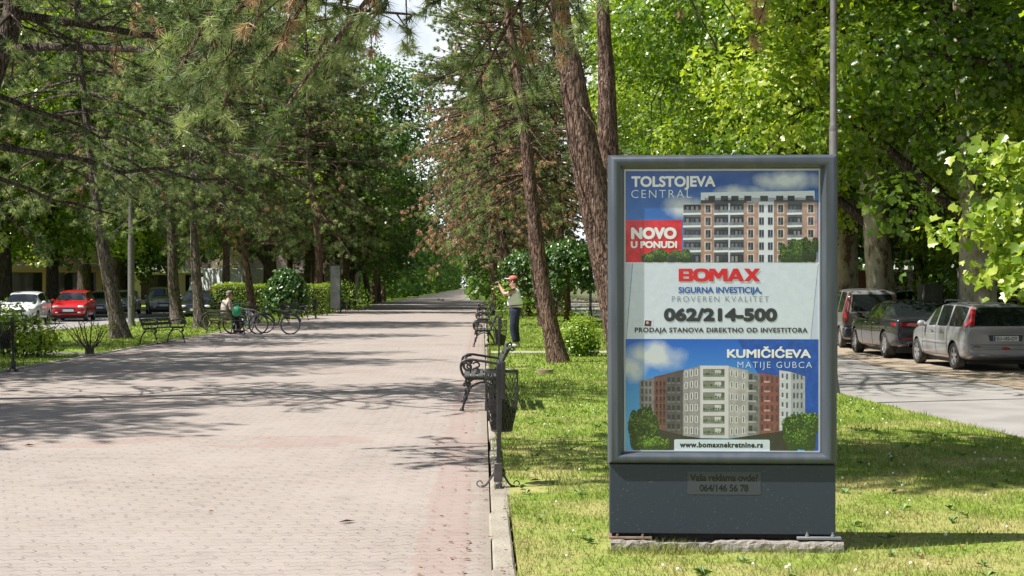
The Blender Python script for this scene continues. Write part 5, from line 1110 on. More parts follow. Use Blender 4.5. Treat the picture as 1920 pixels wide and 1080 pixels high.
# pruned shrub, nearly bare
p_ = at(168, 665); t = thing('pruned_shrub', 'nearly bare pruned shrub with few leaves beside the path on the left', 'shrub', (p_.x, p_.y, 0)); b = MB(); rn = random.Random(6); g = np.random.default_rng(7); LC = []
b.tube([(0, 0, -.03), (.0, 0, .16)], [.11, .10], 9)
for a, l, e in ((2.9, .85, .55), (2.5, .7, .9), (1.9, .62, 1.1), (1.2, .6, 1.2), (.6, .55, 1.0), (.2, .5, .7), (3.3, .55, .8), (2.2, .5, .5), (.9, .45, .6)):
    p0 = Vector((0, 0, .12)); d = Vector((math.cos(a) * math.cos(e), .5 * math.sin(a * 3), math.sin(e))).normalized(); mid = p0 + d * l * .5 + Vector((0, 0, -.03)); e1 = p0 + d * l + Vector((0, 0, .12)); b.tube(spline([p0, mid, e1], 8), [.022 - .0017 * i for i in range(9)], 6)
    for k in range(3):
        q = p0.lerp(e1, .45 + .2 * k); w = q + Vector((rn.uniform(-.2, .2), rn.uniform(-.1, .1), rn.uniform(.08, .28))); b.tube([q, q.lerp(w, .5) + Vector((.02, 0, 0)), w], [.008, .006, .003], 5)
        if a < 1.0 or rn.random() < .2: LC += [w + Vector((rn.gauss(0, .05), rn.gauss(0, .05), rn.gauss(0, .05))) for _ in range(7)]
b.build('branch', M_DBARK, t, smooth=60); LC = np.array([tuple(q) for q in LC]); V, Fs, vv = leaves(g, LC, g.normal(size=LC.shape) + np.array([0, 0, .6]), .06, 'oval'); link('foliage', tri_mesh('foliage', V, Fs, [M_LAUR], None, vv), t)
# sawn stump stub lying in the grass
p_ = at(1022, 701); b = MB(); b.lathe([(.15, -.02), (.155, .05), (.15, .10), (.02, .105)], 14, (0, 0, 0)); o = b.build('sawn_log', mat('sawn_wood', (.30, .22, .17), .9, c2=(.2, .15, .12), scale=18), None, smooth=40, loc=(p_.x, p_.y, .0)); o.scale = (1, .6, .8); tag(o, 'short sawn piece of log lying on the right lawn', 'log')
# --- hung branch of plane leaves reaching in from the right
# ------------------------------------------------------------------ cars
M_GLASSC = mat('dark_car_glass', (.012, .016, .017), .04, spec=.9); M_TYRE = mat('tyre_rubber', (.02, .02, .021), .8, c2=(.06, .055, .05), scale=9); M_RIM = mat('alloy_rim', (.45, .45, .46), .35, .6)
M_BLK = mat('black_trim', (.02, .02, .022), .5); M_RED = mat('red_lens', (.42, .012, .02), .12, coat=1); M_WHL = mat('clear_lens', (.62, .64, .66), .08, coat=1); M_CHR = mat('chrome', (.7, .7, .7), .12, 1); M_PLT = mat('plate_white', (.72, .73, .72), .4)
def paint(name, c, metal=.5, rough=.32): return mat(name, c, rough, metal, coat=.8)
def car_mesh(st, wheels, wr, paint_m, W2, dark_low=False):
    """st: stations (y, z_bottom, z_shoulder, z_top, half width at shoulder, half width at top, glass flags). Front is +y. Smooth loft with wheel arches cut out."""
    rows_ = []; 
    for (y, zb, zs, zt, ws, wt, fl) in st:
        zm = zb + (zs - zb) * .45; top = zt - zs
        rows_.append([(0, zb), (ws * .80, zb), (ws * .95, zb + .06), (ws * 1.0, zm), (ws * .99, zs - .05), (ws * .965, zs), (wt + (ws * .965 - wt) * .12, zs + top * .88), (wt * .82, zt - .004), (0, zt + .012)])
    vs = []; fs = []; mi = []; m = 9
    for (s, rr_) in zip(st, rows_):
        for sx in (1, -1):
            for (x, z) in rr_: vs.append((x * sx, s[0], z))
    for i in range(len(st) - 1):
        fl = st[i][6]
        for k in range(m - 1):
            for h, sx in ((0, 1), (1, -1)):
                a = (i * 2 + h) * m + k; b_ = (i * 2 + h) * m + k + 1; c = ((i + 1) * 2 + h) * m + k + 1; d = ((i + 1) * 2 + h) * m + k
                fs.append((a, d, c, b_) if sx > 0 else (a, b_, c, d))
                q = 0
                if k == 5 and 's' in fl: q = 3 if sx > 0 else 4
                if k >= 6 and 'w' in fl: q = 1
                if k >= 6 and 'r' in fl: q = 2
                if k in (5,) and 'R' in fl: q = 2
                if dark_low and k <= 2: q = 5
                mi.append(q)
    for i in (0, len(st) - 1):
        for k in range(m - 1):
            a, b_ = i * 2 * m + k, i * 2 * m + k + 1; c, d = (i * 2 + 1) * m + k + 1, (i * 2 + 1) * m + k
            fs.append((a, b_, c, d)); mi.append(5 if dark_low and k <= 2 else 0)
    me = bpy.data.meshes.new('body'); me.from_pydata(vs, [], fs); me.polygons.foreach_set('material_index', mi)
    bm = bmesh.new(); bm.from_mesh(me); bmesh.ops.remove_doubles(bm, verts=bm.verts, dist=.0005); bmesh.ops.recalc_face_normals(bm, faces=bm.faces)
    cr = bm.edges.layers.float.new('crease_edge'); cv = bm.verts.layers.float.new('crease_vert')
    for e in bm.edges:
        if len(e.link_faces) == 2:
            a_, b2 = (f.material_index for f in e.link_faces)
            if a_ != b2:
                e[cr] = 1.0
                for q_ in e.verts: q_[cv] = .85
            elif abs(e.verts[0].co.y - e.verts[1].co.y) > .02:
                z = (e.verts[0].co.z + e.verts[1].co.z) / 2
                if all(abs(abs(v.co.x) - st[0][4]) < .3 for v in e.verts) and e.calc_face_angle(0) > .5: e[cr] = .25
    bm.to_mesh(me); bm.free()
    o = bpy.data.objects.new('body', me); COL.objects.link(o); s = o.modifiers.new('s', 'SUBSURF'); s.levels = 2; s.render_levels = 2
    cb = MB()
    for (y, z) in wheels:
        for sx in (1, -1): cb.lathe([(wr * 1.14, W2 * .62), (wr * 1.14, W2 * 1.4)] if sx > 0 else [(wr * 1.14, -W2 * 1.4), (wr * 1.14, -W2 * .62)], 28, (0, y, z + .015), 'x', 0)
    cu = cb.build('cut', [M_BLK]); bo = o.modifiers.new('b', 'BOOLEAN'); bo.operation = 'DIFFERENCE'; bo.object = cu; bo.solver = 'EXACT'
    for mm in (paint_m, M_GLASSC, M_GLASSC, M_GLASSC, M_GLASSC, M_BLK): me.materials.append(mm)
    dg = bpy.context.evaluated_depsgraph_get(); ev = bpy.data.meshes.new_from_object(o.evaluated_get(dg)); bpy.data.objects.remove(o); bpy.data.objects.remove(cu)
    parts = {}
    V = [v.co.copy() for v in ev.vertices]
    for p in ev.polygons:
        k = p.material_index
        if k >= 5: c_ = p.center; k = 5 + (c_.x > 0) + 2 * (c_.y > 1.2)      # the four wheel wells
        parts.setdefault(k, []).append(list(p.vertices))
    res = {}
    for k, F_ in parts.items():
        idx = {}; vv = []; ff = []
        for f in F_:
            for i in f:
                if i not in idx: idx[i] = len(vv); vv.append(V[i])
            ff.append([idx[i] for i in f])
        nm = {0: 'body', 1: 'windscreen', 2: 'rear_window', 3: 'side_window', 4: 'side_window'}.get(k, 'wheel_well'); q = bpy.data.meshes.new(nm); q.from_pydata(vv, [], ff); q.materials.append(paint_m if k == 0 else M_BLK if k >= 5 else M_GLASSC)
        q.polygons.foreach_set('use_smooth', [True] * len(q.polygons)); q.set_sharp_from_angle(angle=R(38)); q.update(); res[k] = (nm, q)
    bpy.data.meshes.remove(ev)
    return res
def wheel_mesh(r, w, parent, x, y, z, spokes=5, rim_m=None):
    s = 1 if x > 0 else -1
    b = MB(); prof = [(r * .66, -w / 2), (r * .94, -w / 2), (r, -w * .36), (r, w * .36), (r * .94, w / 2), (r * .66, w / 2), (r * .63, w * .2)]
    b.lathe(prof, 28, (0, 0, 0), 'x', cap=False); t = b.build('wheel', M_TYRE, parent, smooth=35, loc=(x, y, z))
    b = MB(); xo = s * w * .42; b.lathe([(r * .66, s * w * .46), (r * .60, s * w * .44), (r * .585, s * w * .1)], 28, (0, 0, 0), 'x', cap=False); b.lathe([(r * .16, xo - s * .02), (r * .15, xo), (.01, xo + s * .005)], 14, (0, 0, 0), 'x')
    for k in range(spokes):
        a = 2 * PI * k / spokes + .3; c, d = math.cos(a), math.sin(a); e = Vector((0, -d, c)); f = Vector((0, c, d)); q = []
        for (ra, wd) in ((.10, .085), (.62, .13)):
            for sg in (1, -1): q.append(Vector((xo, 0, 0)) + f * r * ra + e * r * wd * sg)
        q2 = [p - Vector((s * .02, 0, 0)) for p in q]; b.add(q + q2, [(0, 1, 3, 2), (0, 2, 6, 4), (1, 5, 7, 3), (2, 3, 7, 6)])
    b.lathe([(r * .6, s * w * .08), (.01, s * w * .07)], 20, (0, 0, 0), 'x', 1); b.build('rim', [rim_m or M_RIM, M_BLK], t, smooth=35)
    return t
def build_car(kind, label, loc, rz, st, wheels, wr, W2, pm, tr=.17, dark_low=False, spokes=5, group=None, rim_m=None, extra=None, mirror=None, wz=None):
    t = thing(kind, label, 'car', loc, rz, group); wz = wz or wr
    for k, (nm, me) in car_mesh(st, [(y, wz) for y in wheels], wr, pm, W2, dark_low).items(): link(nm, me, t)
    for y in wheels:
        for sx in (1, -1): wheel_mesh(wr, tr, t, sx * (W2 - tr / 2 - .025), y, wr, spokes, rim_m)
    if mirror:
        for sx in (1, -1):
            b = MB(); b.ball((sx * (W2 + .08), mirror[0], mirror[1]), 1, 10, 6, sq=(.10, .06, .075)); b.tube([(sx * (W2 - .06), mirror[0] + .02, mirror[1] - .06), (sx * (W2 + .03), mirror[0], mirror[1] - .04)], .03, 6); b.build('mirror', pm, t, smooth=60)
    b = MB(); b.box(-W2 * .78, W2 * .78, st[0][0] + .35, st[-1][0] - .35, .14, .26); b.build('underbody', M_BLK, t)
    if extra: extra(t, pm)
    return t
from mathutils.bvhtree import BVHTree
BV = {}
def bvh(t):
    if t.name not in BV:
        vs = []; fs = []
        for o in t.children:
            if o.type == 'MESH' and o.name.split('.')[0] in ('body', 'windscreen', 'rear_window', 'side_window') and o.data:
                k = len(vs); vs += [v.co.copy() for v in o.data.vertices]; fs += [[i + k for i in p.vertices] for p in o.data.polygons]
        BV[t.name] = BVHTree.FromPolygons(vs, fs)
    return BV[t.name]
def side_pt(t, y, z, sx, off=.004):
    h = bvh(t).ray_cast(Vector((sx * 3, y, z)), Vector((-sx, 0, 0)))[0]
    return Vector((h.x + sx * off, y, z)) if h is not None else Vector((sx * .8, y, z))
def end_pt(t, x, z, s, off=.004):
    h = bvh(t).ray_cast(Vector((x, s * 6, z)), Vector((0, -s, 0)))[0]
    return Vector((x, h.y + s * off, z)) if h is not None else None
def lerp_rows(r): r = np.array(r); zz = np.linspace(r[0, 0], r[-1, 0], 13); return [(float(z), float(np.interp(z, r[:, 0], r[:, 1])), float(np.interp(z, r[:, 0], r[:, 2]))) for z in zz]
def hug_line(t, name, m, lines, sx, w=.007):             # dark seams lying on the flank
    b = MB()
    for (y0, z0, y1, z1) in lines:
        P_ = [side_pt(t, y0 + (y1 - y0) * k / 10, z0 + (z1 - z0) * k / 10, sx, .0015) for k in range(11)]; b.tube(P_, w * .6, 4, cap=False)
    return b.build(name, m, t)
def hug_patch(t, name, m, quad, s, n=(8, 6), off=.005, parent=None):     # patch on the front or rear, corners (x, z): bottom-left, bottom-right, top-right, top-left
    b = MB(); vs = []; A, B_, C_, D_ = [Vector((q[0], q[1])) for q in quad]; last = None
    for j in range(n[1] + 1):
        for i in range(n[0] + 1):
            u, v = i / n[0], j / n[1]; q = A.lerp(B_, u).lerp(D_.lerp(C_, u), v); p = end_pt(t, q.x, q.y, s, off) or Vector((q.x, last.y if last else 0, q.y)); last = p; vs.append(p)
    k = n[0] + 1; b.add(vs, [(j * k + i, j * k + i + 1, (j + 1) * k + i + 1, (j + 1) * k + i) for j in range(n[1]) for i in range(n[0])])
    o = b.build(name, m, parent or t, smooth=60); return o
def plate(t, y, z, s, text=None, x=0):
    b = MB(); b.bbox(x - .26, x + .26, min(y, y + s * .012), max(y, y + s * .012), z - .056, z + .056, .003, 0); b.box(x - .255 if s < 0 else x + .22, x - .22 if s < 0 else x + .255, min(y + s * .012, y + s * .0135), max(y + s * .012, y + s * .0135), z - .05, z + .05, 1)
    p = b.build('number_plate', [M_PLT, mat('plate_blue', (.02, .08, .35), .4)], t)
    if text:
        q = MB(); v, f = text_geo(text, .02); x0 = min(a for a, _ in v); x1 = max(a for a, _ in v); c0, c1 = cap_h(.02); k = .43 / (x1 - x0)
        q.add([(x + (-.20 + (a - x0) * k) * (1 if s < 0 else -1), y + s * .0142, z - .036 + (c - c0) * .072 / (c1 - c0)) for a, c in v], [tuple(g_) for g_ in f]); q.build('lettering', mat('plate_ink', (.02, .02, .025), .5), p, fix=False)
    return p
# --- silver estate car, seen from behind (rear y=-.9, rear wheel y=0, front +y)
W2 = .83
ST_EST = [(-.80, .36, .72, .80, .74, .68, ''), (-.86, .34, .88, .96, .80, .74, ''), (-.80, .30, .95, 1.02, .825, .72, 'R'), (-.60, .24, .955, 1.40, .83, .60, 'sr' if 0 else ''), (-.52, .22, .955, 1.44, .83, .61, 's'),
          (.30, .20, .95, 1.475, .83, .63, ''), (.38, .20, .95, 1.475, .83, .63, 's'), (1.05, .20, .945, 1.475, .83, .63, ''), (1.13, .20, .945, 1.47, .83, .62, 's'), (1.62, .20, .94, 1.38, .83, .58, 'w'), (2.10, .21, .93, 1.02, .825, .66, ''), (2.35, .22, .90, .96, .82, .66, ''), (2.85, .24, .80, .84, .78, .62, ''), (3.10, .30, .66, .70, .66, .55, ''), (3.16, .38, .55, .58, .58, .5, '')]
def est_extra(t, pm):
    yb = -.83
    hug_patch(t, 'rear_window', M_GLASSC, [(-.66, .985), (.66, .985), (.53, 1.385), (-.53, 1.385)], -1, (12, 8), .006)
    for sx in (1, -1):                                   # tall tail lights on the pillars, foot swept forward
        b = MB(); rows_ = []
        for z, xi, yf in lerp_rows(((.965, .665, -.50), (1.0, .66, -.52), (1.06, .645, -.60), (1.14, .62, -.62), (1.25, .585, -.58), (1.36, .55, -.53))):
            r_ = [end_pt(t, sx * (xi + .012 * k), z, -1, .012) for k in range(3)]; r_ = [q for q in r_ if q is not None]; y1 = r_[-1].y + .02
            c_ = [side_pt(t, y1 + (yf - y1) * k / 4, z, sx, .010) for k in range(5)]; rows_.append((r_ + c_)[-8:] if len(r_) == 3 else ([r_[0]] * (3 - len(r_)) + r_ + c_))
        b.add(sum(rows_, []), [(j * 8 + i, j * 8 + i + 1, (j + 1) * 8 + i + 1, (j + 1) * 8 + i) for j in range(12) for i in range(7)]); b.build('tail_light', M_RED, t, smooth=60)
    b = MB()
    for z, r_ in ((.575, .007),): b.tube([end_pt(t, x, z, -1, .002) for x in np.linspace(-.74, .74, 13)], r_, 6)
    b.build('bumper_gap', M_BLK, t, smooth=50)
    b = MB(); b.tube([end_pt(t, x, .50, -1, -.012) for x in np.linspace(-.72, .72, 13)], .035, 8); b.build('bumper_lip', pm, t, smooth=60)
    hug_patch(t, 'plate_recess', mat('recess', (.06, .06, .065), .5), [(-.33, .655), (.33, .655), (.36, .785), (-.36, .785)], -1, (6, 3), .004); b = MB(); b.tube([end_pt(t, x, .80, -1, .006) for x in np.linspace(-.38, .38, 7)], .013, 6); b.build('tailgate_handle', pm, t, smooth=60)
    plate(t, end_pt(t, 0, .712, -1, .012).y, .712, -1, 'SU-182-OT')
    b = MB(); b.ball(end_pt(t, 0, .50, -1, .02), 1, 10, 6, sq=(.10, .02, .03)); b.build('fog_light', M_RED, t, smooth=60)
    b = MB(); b.ball(end_pt(t, -.60, .53, -1, .0), 1, 10, 6, sq=(.10, .015, .018)); b.build('reflector', mat('dark_red', (.12, .02, .03), .3), t, smooth=60)
    b = MB(); b.tube([end_pt(t, x, z, -1, .018) for x, z in ((.03, 1.0), (.12, 1.045), (.25, 1.07), (.42, 1.06))], .008, 5); b.build('wiper', M_BLK, t)
    for sx in (1, -1):
        b = MB(); b.tube(spline([(sx * .60, -.35, 1.475), (sx * .61, -.2, 1.525), (sx * .62, .9, 1.53), (sx * .61, 1.1, 1.48)], 10), .016, 6); b.build('roof_rail', M_BLK, t, smooth=60)
        b = MB(); b.tube([side_pt(t, y, .585, sx, .004) for y in np.linspace(.42, 2.0, 12)], .022, 6, flat=.5); b.build('rub_strip', pm, t, smooth=60)
        for y in (.62, 1.28): b = MB(); b.tube([side_pt(t, y + d, .83, sx, .012) for d in (-.08, 0, .08)], .016, 6); b.build('door_handle', M_CHR, t, smooth=60)
        hug_line(t, 'door_seam', M_BLK, [(.36, .32, .36, .94), (1.09, .3, 1.09, .94), (1.98, .3, 1.98, .92), (.36, .31, 1.98, .30)], sx)
    b = MB(); b.lathe([(.05, -.9), (.05, -.7)], 10, (.45, 0, .24), 'y'); b.build('exhaust', M_BLK, t)
P_SIL = paint('silver_grey_paint', (.36, .365, .39), .35)
pe = at(1786, 693, -.15)
build_car('estate_car', 'silver grey estate car with tall red tail lights parked on the right', (pe.x + .83, pe.y + .05, -.15), .02, ST_EST, (0, 2.44), .30, W2, P_SIL, extra=est_extra, mirror=(1.75, .98)).scale = (1, 1, .94)
# --- dark sedan
ST_SED = [(-.86, .42, .72, .76, .70, .60, ''), (-.98, .36, .92, .97, .82, .70, ''), (-.90, .30, .99, 1.045, .86, .72, ''), (-.55, .24, 1.0, 1.06, .90, .70, 'r'), (.20, .20, .985, 1.40, .91, .60, ''), (.34, .20, .98, 1.425, .91, .61, 's'), (1.0, .18, .97, 1.44, .91, .62, ''), (1.07, .18, .97, 1.44, .91, .62, 's'), (1.65, .18, .96, 1.36, .91, .58, 'w'), (2.25, .19, .95, 1.03, .905, .72, ''), (2.9, .2, .90, .97, .90, .72, ''), (3.5, .24, .78, .84, .82, .64, ''), (3.62, .34, .62, .66, .70, .55, '')]
def sed_extra(t, pm):
    for sx in (1, -1):
        b = MB(); rows_ = []
        for z, xi, yf in ((.82, .36, -.72), (.86, .35, -.62), (.895, .36, -.60)):
            r_ = [end_pt(t, sx * (xi + (.74 - xi) * k / 5), z, -1, .008) for k in range(6)]; y1 = r_[-1].y + .05; rows_.append(r_ + [side_pt(t, y1 + (yf - y1) * k / 3, z, sx, .008) for k in range(4)])
        b.add(sum(rows_, []), [(j * 10 + i, j * 10 + i + 1, (j + 1) * 10 + i + 1, (j + 1) * 10 + i) for j in range(2) for i in range(9)]); b.build('tail_light', mat('deep_red_lens', (.34, .012, .02), .12, coat=1), t, smooth=60)
        hug_patch(t, 'reflector', mat('deep_red', (.14, .01, .015), .3), [(min(sx * .42, sx * .72), .49), (max(sx * .42, sx * .72), .49), (max(sx * .42, sx * .72), .53), (min(sx * .42, sx * .72), .53)], -1, (5, 2), .006)
        b = MB(); b.lathe([(.05, -1.0), (.05, -.85), (.04, -.85), (.04, -.99)], 14, (sx * .52, 0, .36), 'y', cap=False); b.build('exhaust', M_CHR, t, smooth=50)
        for y in (.85, 1.55): b = MB(); b.tube([side_pt(t, y + d, .87, sx, .012) for d in (-.09, 0, .09)], .015, 6); b.build('door_handle', pm, t, smooth=60)
        hug_line(t, 'door_seam', M_BLK, [(.30, .32, .30, .97), (1.05, .3, 1.05, .96), (2.05, .3, 2.05, .94), (.3, .3, 2.05, .29)], sx)
    hug_patch(t, 'diffuser', M_BLK, [(-.55, .33), (.55, .33), (.60, .43), (-.60, .43)], -1, (8, 2), .006); plate(t, end_pt(t, 0, .72, -1, .012).y, .72, -1)
P_DRK = paint('dark_graphite_paint', (.035, .037, .045), .4, .22)
ps = at(1657, 671, -.15)
build_car('sedan_car', 'dark graphite sedan parked between the silver van and the estate car', (ps.x + .90, ps.y + .05, -.15), .0, ST_SED, (0, 2.85), .335, .91, P_DRK, .22, extra=sed_extra, mirror=(1.95, 1.03), spokes=7).scale = (1, 1, .965)
# --- silver high-roof hatchback van
ST_VAN = [(-.62, .36, .76, .84, .74, .68, ''), (-.68, .30, .92, 1.0, .80, .70, ''), (-.64, .26, .99, 1.06, .82, .70, 'R'), (-.50, .22, 1.0, 1.56, .83, .62, ''), (-.38, .2, 1.0, 1.62, .83, .63, 's'), (.30, .2, .99, 1.66, .83, .64, ''), (.38, .2, .99, 1.66, .83, .64, 's'), (1.05, .2, .98, 1.66, .83, .64, ''), (1.12, .2, .98, 1.65, .83, .63, 's'), (1.72, .2, .97, 1.50, .83, .60, 'w'), (2.35, .21, .96, 1.06, .82, .70, ''), (2.75, .24, .86, .92, .78, .62, ''), (2.98, .34, .62, .66, .66, .55, '')]
def van_extra(t, pm):
    hug_patch(t, 'rear_window', M_GLASSC, [(-.62, 1.03), (.62, 1.03), (.53, 1.50), (-.53, 1.50)], -1, (10, 8), .006)
    for sx in (1, -1):
        b = MB(); rows_ = []
        for z, xi, yf in lerp_rows(((.72, .70, -.56), (.85, .70, -.54), (1.05, .685, -.52), (1.25, .64, -.46), (1.48, .585, -.44))):
            r_ = [end_pt(t, sx * (xi + .01 * k), z, -1, .022) for k in range(3)]; r_ = [q for q in r_ if q is not None]; y1 = r_[-1].y + .02; rows_.append([r_[0]] * (3 - len(r_)) + r_ + [side_pt(t, y1 + (yf - y1) * k / 4, z, sx, .008) for k in range(5)])
        b.add(sum(rows_, []), [(j * 8 + i, j * 8 + i + 1, (j + 1) * 8 + i + 1, (j + 1) * 8 + i) for j in range(12) for i in range(7)]); b.build('tail_light', mat('wine_red_lens', (.30, .015, .02), .15, coat=1), t, smooth=60)
    b = MB(); b.bbox(-.82, .82, -.74, -.45, .30, .60, .04); b.build('bumper', mat('bumper_dark', (.03, .032, .045), .5), t, smooth=40)
    plate(t, end_pt(t, 0, .80, -1, .012).y, .80, -1)
    for sx in (1, -1): b = MB(); b.tube([side_pt(t, y, .52, sx, .004) for y in np.linspace(.42, 2.0, 12)], .03, 6, flat=.5); b.build('rub_strip', M_BLK, t, smooth=60); hug_line(t, 'door_seam', M_BLK, [(.34, .32, .34, .97), (1.1, .3, 1.1, .96), (2.0, .3, 2.0, .94)], sx)
pv = at(1573, 652, -.15)
P_VAN = paint('pale_silver_paint', (.26, .26, .27), .4)
build_car('hatchback_van', 'grey tall hatchback with dark rear bumper, nearest the lamp post', (pv.x + .84, pv.y + .05, -.15), -.05, ST_VAN, (0, 2.4), .29, .83, P_VAN, .16, extra=van_extra, mirror=(1.85, 1.05), spokes=8)
# --- left street: compact cars facing the camera. Front is +y in the model, so they are turned round
ST_HAT = [(-.62, .36, .74, .80, .72, .64, ''), (-.68, .32, .90, .97, .79, .68, ''), (-.62, .26, .96, 1.03, .82, .66, 'R'), (-.36, .22, .97, 1.38, .83, .60, 's'), (.35, .2, .965, 1.47, .83, .63, ''), (.42, .2, .96, 1.475, .83, .63, 's'), (1.15, .2, .95, 1.46, .83, .61, 's'), (1.62, .2, .94, 1.35, .83, .57, 'w'), (2.12, .21, .92, 1.0, .825, .66, ''), (2.65, .23, .84, .90, .80, .64, ''), (3.02, .28, .70, .76, .72, .56, ''), (3.10, .36, .56, .60, .62, .5, '')]
def hat_extra(grille, lights=(.66, .64)):
    def f(t, pm):
        for sx in (1, -1):
            b = MB(); b.ball(end_pt(t, sx * .57, .68, 1, -.045), 1, 12, 8, sq=(.17, .09, .075)); b.build('headlight', M_WHL, t, smooth=60)
            b = MB(); b.ball(end_pt(t, sx * .5, .42, 1, -.02), 1, 8, 6, sq=(.10, .04, .035)); b.build('fog_light', M_WHL, t, smooth=60)
            hug_line(t, 'door_seam', M_BLK, [(.40, .32, .40, .94), (1.1, .3, 1.1, .94), (1.95, .3, 1.95, .9)], sx)
        hug_patch(t, 'grille', M_BLK, [(-.34, .575), (.34, .575), (.36, .65), (-.36, .65)], 1, (8, 2), .006); hug_patch(t, 'air_intake', M_BLK, [(-.46, .38), (.46, .38), (.42, .455), (-.42, .455)], 1, (8, 2), .006)
        b = MB(); b.tube([end_pt(t, x, .66, 1, .006) for x in np.linspace(-.38, .38, 7)], .012, 6); b.build('grille_trim', M_CHR, t)
        plate(t, end_pt(t, 0, .515, 1, .004).y, .515, 1)
        b = MB(); b.tube(spline([(-.5, 2.15, 1.0), (0, 2.13, 1.03), (.5, 2.15, 1.0)], 6), .012, 5); b.build('wiper', M_BLK, t)
    return f
def lcar(px, py, rz, label, pm, kind='hatchback_car', st=ST_HAT, yoff=0, sc=1, y=None):
    p = at(px, py, -.15); k = 1 if y is None else y / p.y
    c = build_car(kind, label, (p.x * k, p.y * k, -.15), PI + rz, st, (0, 2.46), .30, .83, pm, extra=hat_extra(0), mirror=(1.72, .98), group='cars parked along the left street'); c.scale = (sc,) * 3
    return c
base_car = lcar(58, 606, .10, 'white hatchback at the left edge behind the laurel', paint('white_paint', (.72, .73, .74), .0))
def recolour(c, pm):
    for o in c.children:
        if o.data and o.data.materials and o.data.materials[0] == MATS['white_paint']:
            o.data = o.data.copy(); o.data.materials[0] = pm
def more_car(px, py, rz, label, pm, sc=1, group='cars parked along the left street', z=-.15, face=PI):
    p = at(px, py, z); c = dup(base_car, (p.x, p.y, z), face + rz, label, group); c.scale = sc if hasattr(sc, '__len__') else (sc,) * 3; recolour(c, pm); return c
more_car(146, 600, .12, 'bright red hatchback facing the camera on the left street', paint('red_paint', (.52, .012, .02), .0, .25), 1.03)
more_car(-40, 600, .1, 'grey car cut by the left picture edge', paint('mid_grey_paint', (.2, .21, .22), .4))
more_car(200, 592, .1, 'pale silver car between the red one and the furrowed pine trunk', P_VAN)
more_car(238, 588, .1, 'silver car half hidden by the furrowed pine trunk', paint('light_silver_paint', (.5, .51, .52), .4))
more_car(300, 589, .28, 'silver minivan left of the straight grey pine trunk', P_VAN, (1.02, 1, 1.12))
more_car(318, 582, .1, 'blue car behind the straight grey pine trunk', paint('blue_paint', (.03, .09, .26), .3))
more_car(374, 598, .12, 'black car between the two dark pine trunks', paint('black_paint', (.008, .009, .012), .2, .2), 1.02)
# right background
GC = 'cars parked behind the plane trees'
def rcar(x, y, rz, label, pm, sc=1): c = dup(base_car, (x, y, -.06), rz, label, GC); c.scale = (sc,) * 3; recolour(c, pm); return c
rcar(17.5, 57, 1.3, 'vivid blue car behind the dark sedan in the trees', paint('vivid_blue_paint', (.01, .16, .62), .1))
rcar(22.0, 66, 1.4, 'second blue car seen between the plane trunks', bpy.data.materials['vivid_blue_paint'])
rcar(21.6, 58, 1.2, 'dark red car at the right edge behind the stout trunk', paint('wine_paint', (.22, .015, .03), .2))
rcar(28.5, 80, 1.5, 'white car at the right edge far behind the estate car', bpy.data.materials['white_paint'])
rcar(23.5, 96, 1.4, 'pale car far behind the silver hatchback', bpy.data.materials['white_paint'])
p = (9.2, 26.3); c = dup(base_car, (p[0] + 1.43, p[1] - 2.5, -.15), 0, 'white car whose front corner just enters at the right edge', 'cars parked along the right street')
rcar(-.6, 646, PI / 2, 'dark car crossing the far end of the promenade', bpy.data.materials['mid_grey_paint']).location.z = .02
dup(base_car, (7.4, 150, -.16), PI, 'white car driving far down the right street', 'cars parked along the right street')
# --- white delivery truck and street buildings on the left
t = thing('delivery_truck', 'white box truck standing on the left street', 'truck', (-20.2, 116, -.1), .9)
b = MB(); b.bbox(-1.15, 1.15, -3.4, 1.2, .75, 3.0, .04); b.build('cargo_box', mat('truck_white', (.72, .74, .76), .4), t)
b = MB(); b.add([(x, y, z) for x in (-1.05, 1.05) for y, z in ((1.3, .5), (3.0, .5), (3.05, 1.3), (2.5, 2.25), (1.3, 2.35))], [(0, 1, 2, 3, 4), (9, 8, 7, 6, 5)] + [(i, (i + 1) % 5, 5 + (i + 1) % 5, 5 + i) for i in range(5)]); cb = b.build('cab', MATS['truck_white'], t)
b = MB(); b.add([(-.95, 3.02, 1.4), (.95, 3.02, 1.4), (.95, 2.56, 2.18), (-.95, 2.56, 2.18)], [(0, 1, 2, 3)])
b.build('windscreen', M_GLASSC, t, loc=(0, .02, .01))
for sx in (1, -1): b = MB(); b.box(min(sx * 1.05, sx * 1.062), max(sx * 1.05, sx * 1.062), 1.6, 2.45, 1.35, 2.1); b.build('side_window', M_GLASSC, t)
for y in (-2.3, 2.2):
    for sx in (1, -1): wheel_mesh(.42, .25, t, sx * .95, y, .42, 6)
b = MB(); b.box(-1.0, 1.0, -3.2, 2.9, .45, .74); b.build('chassis', M_BLK, t)
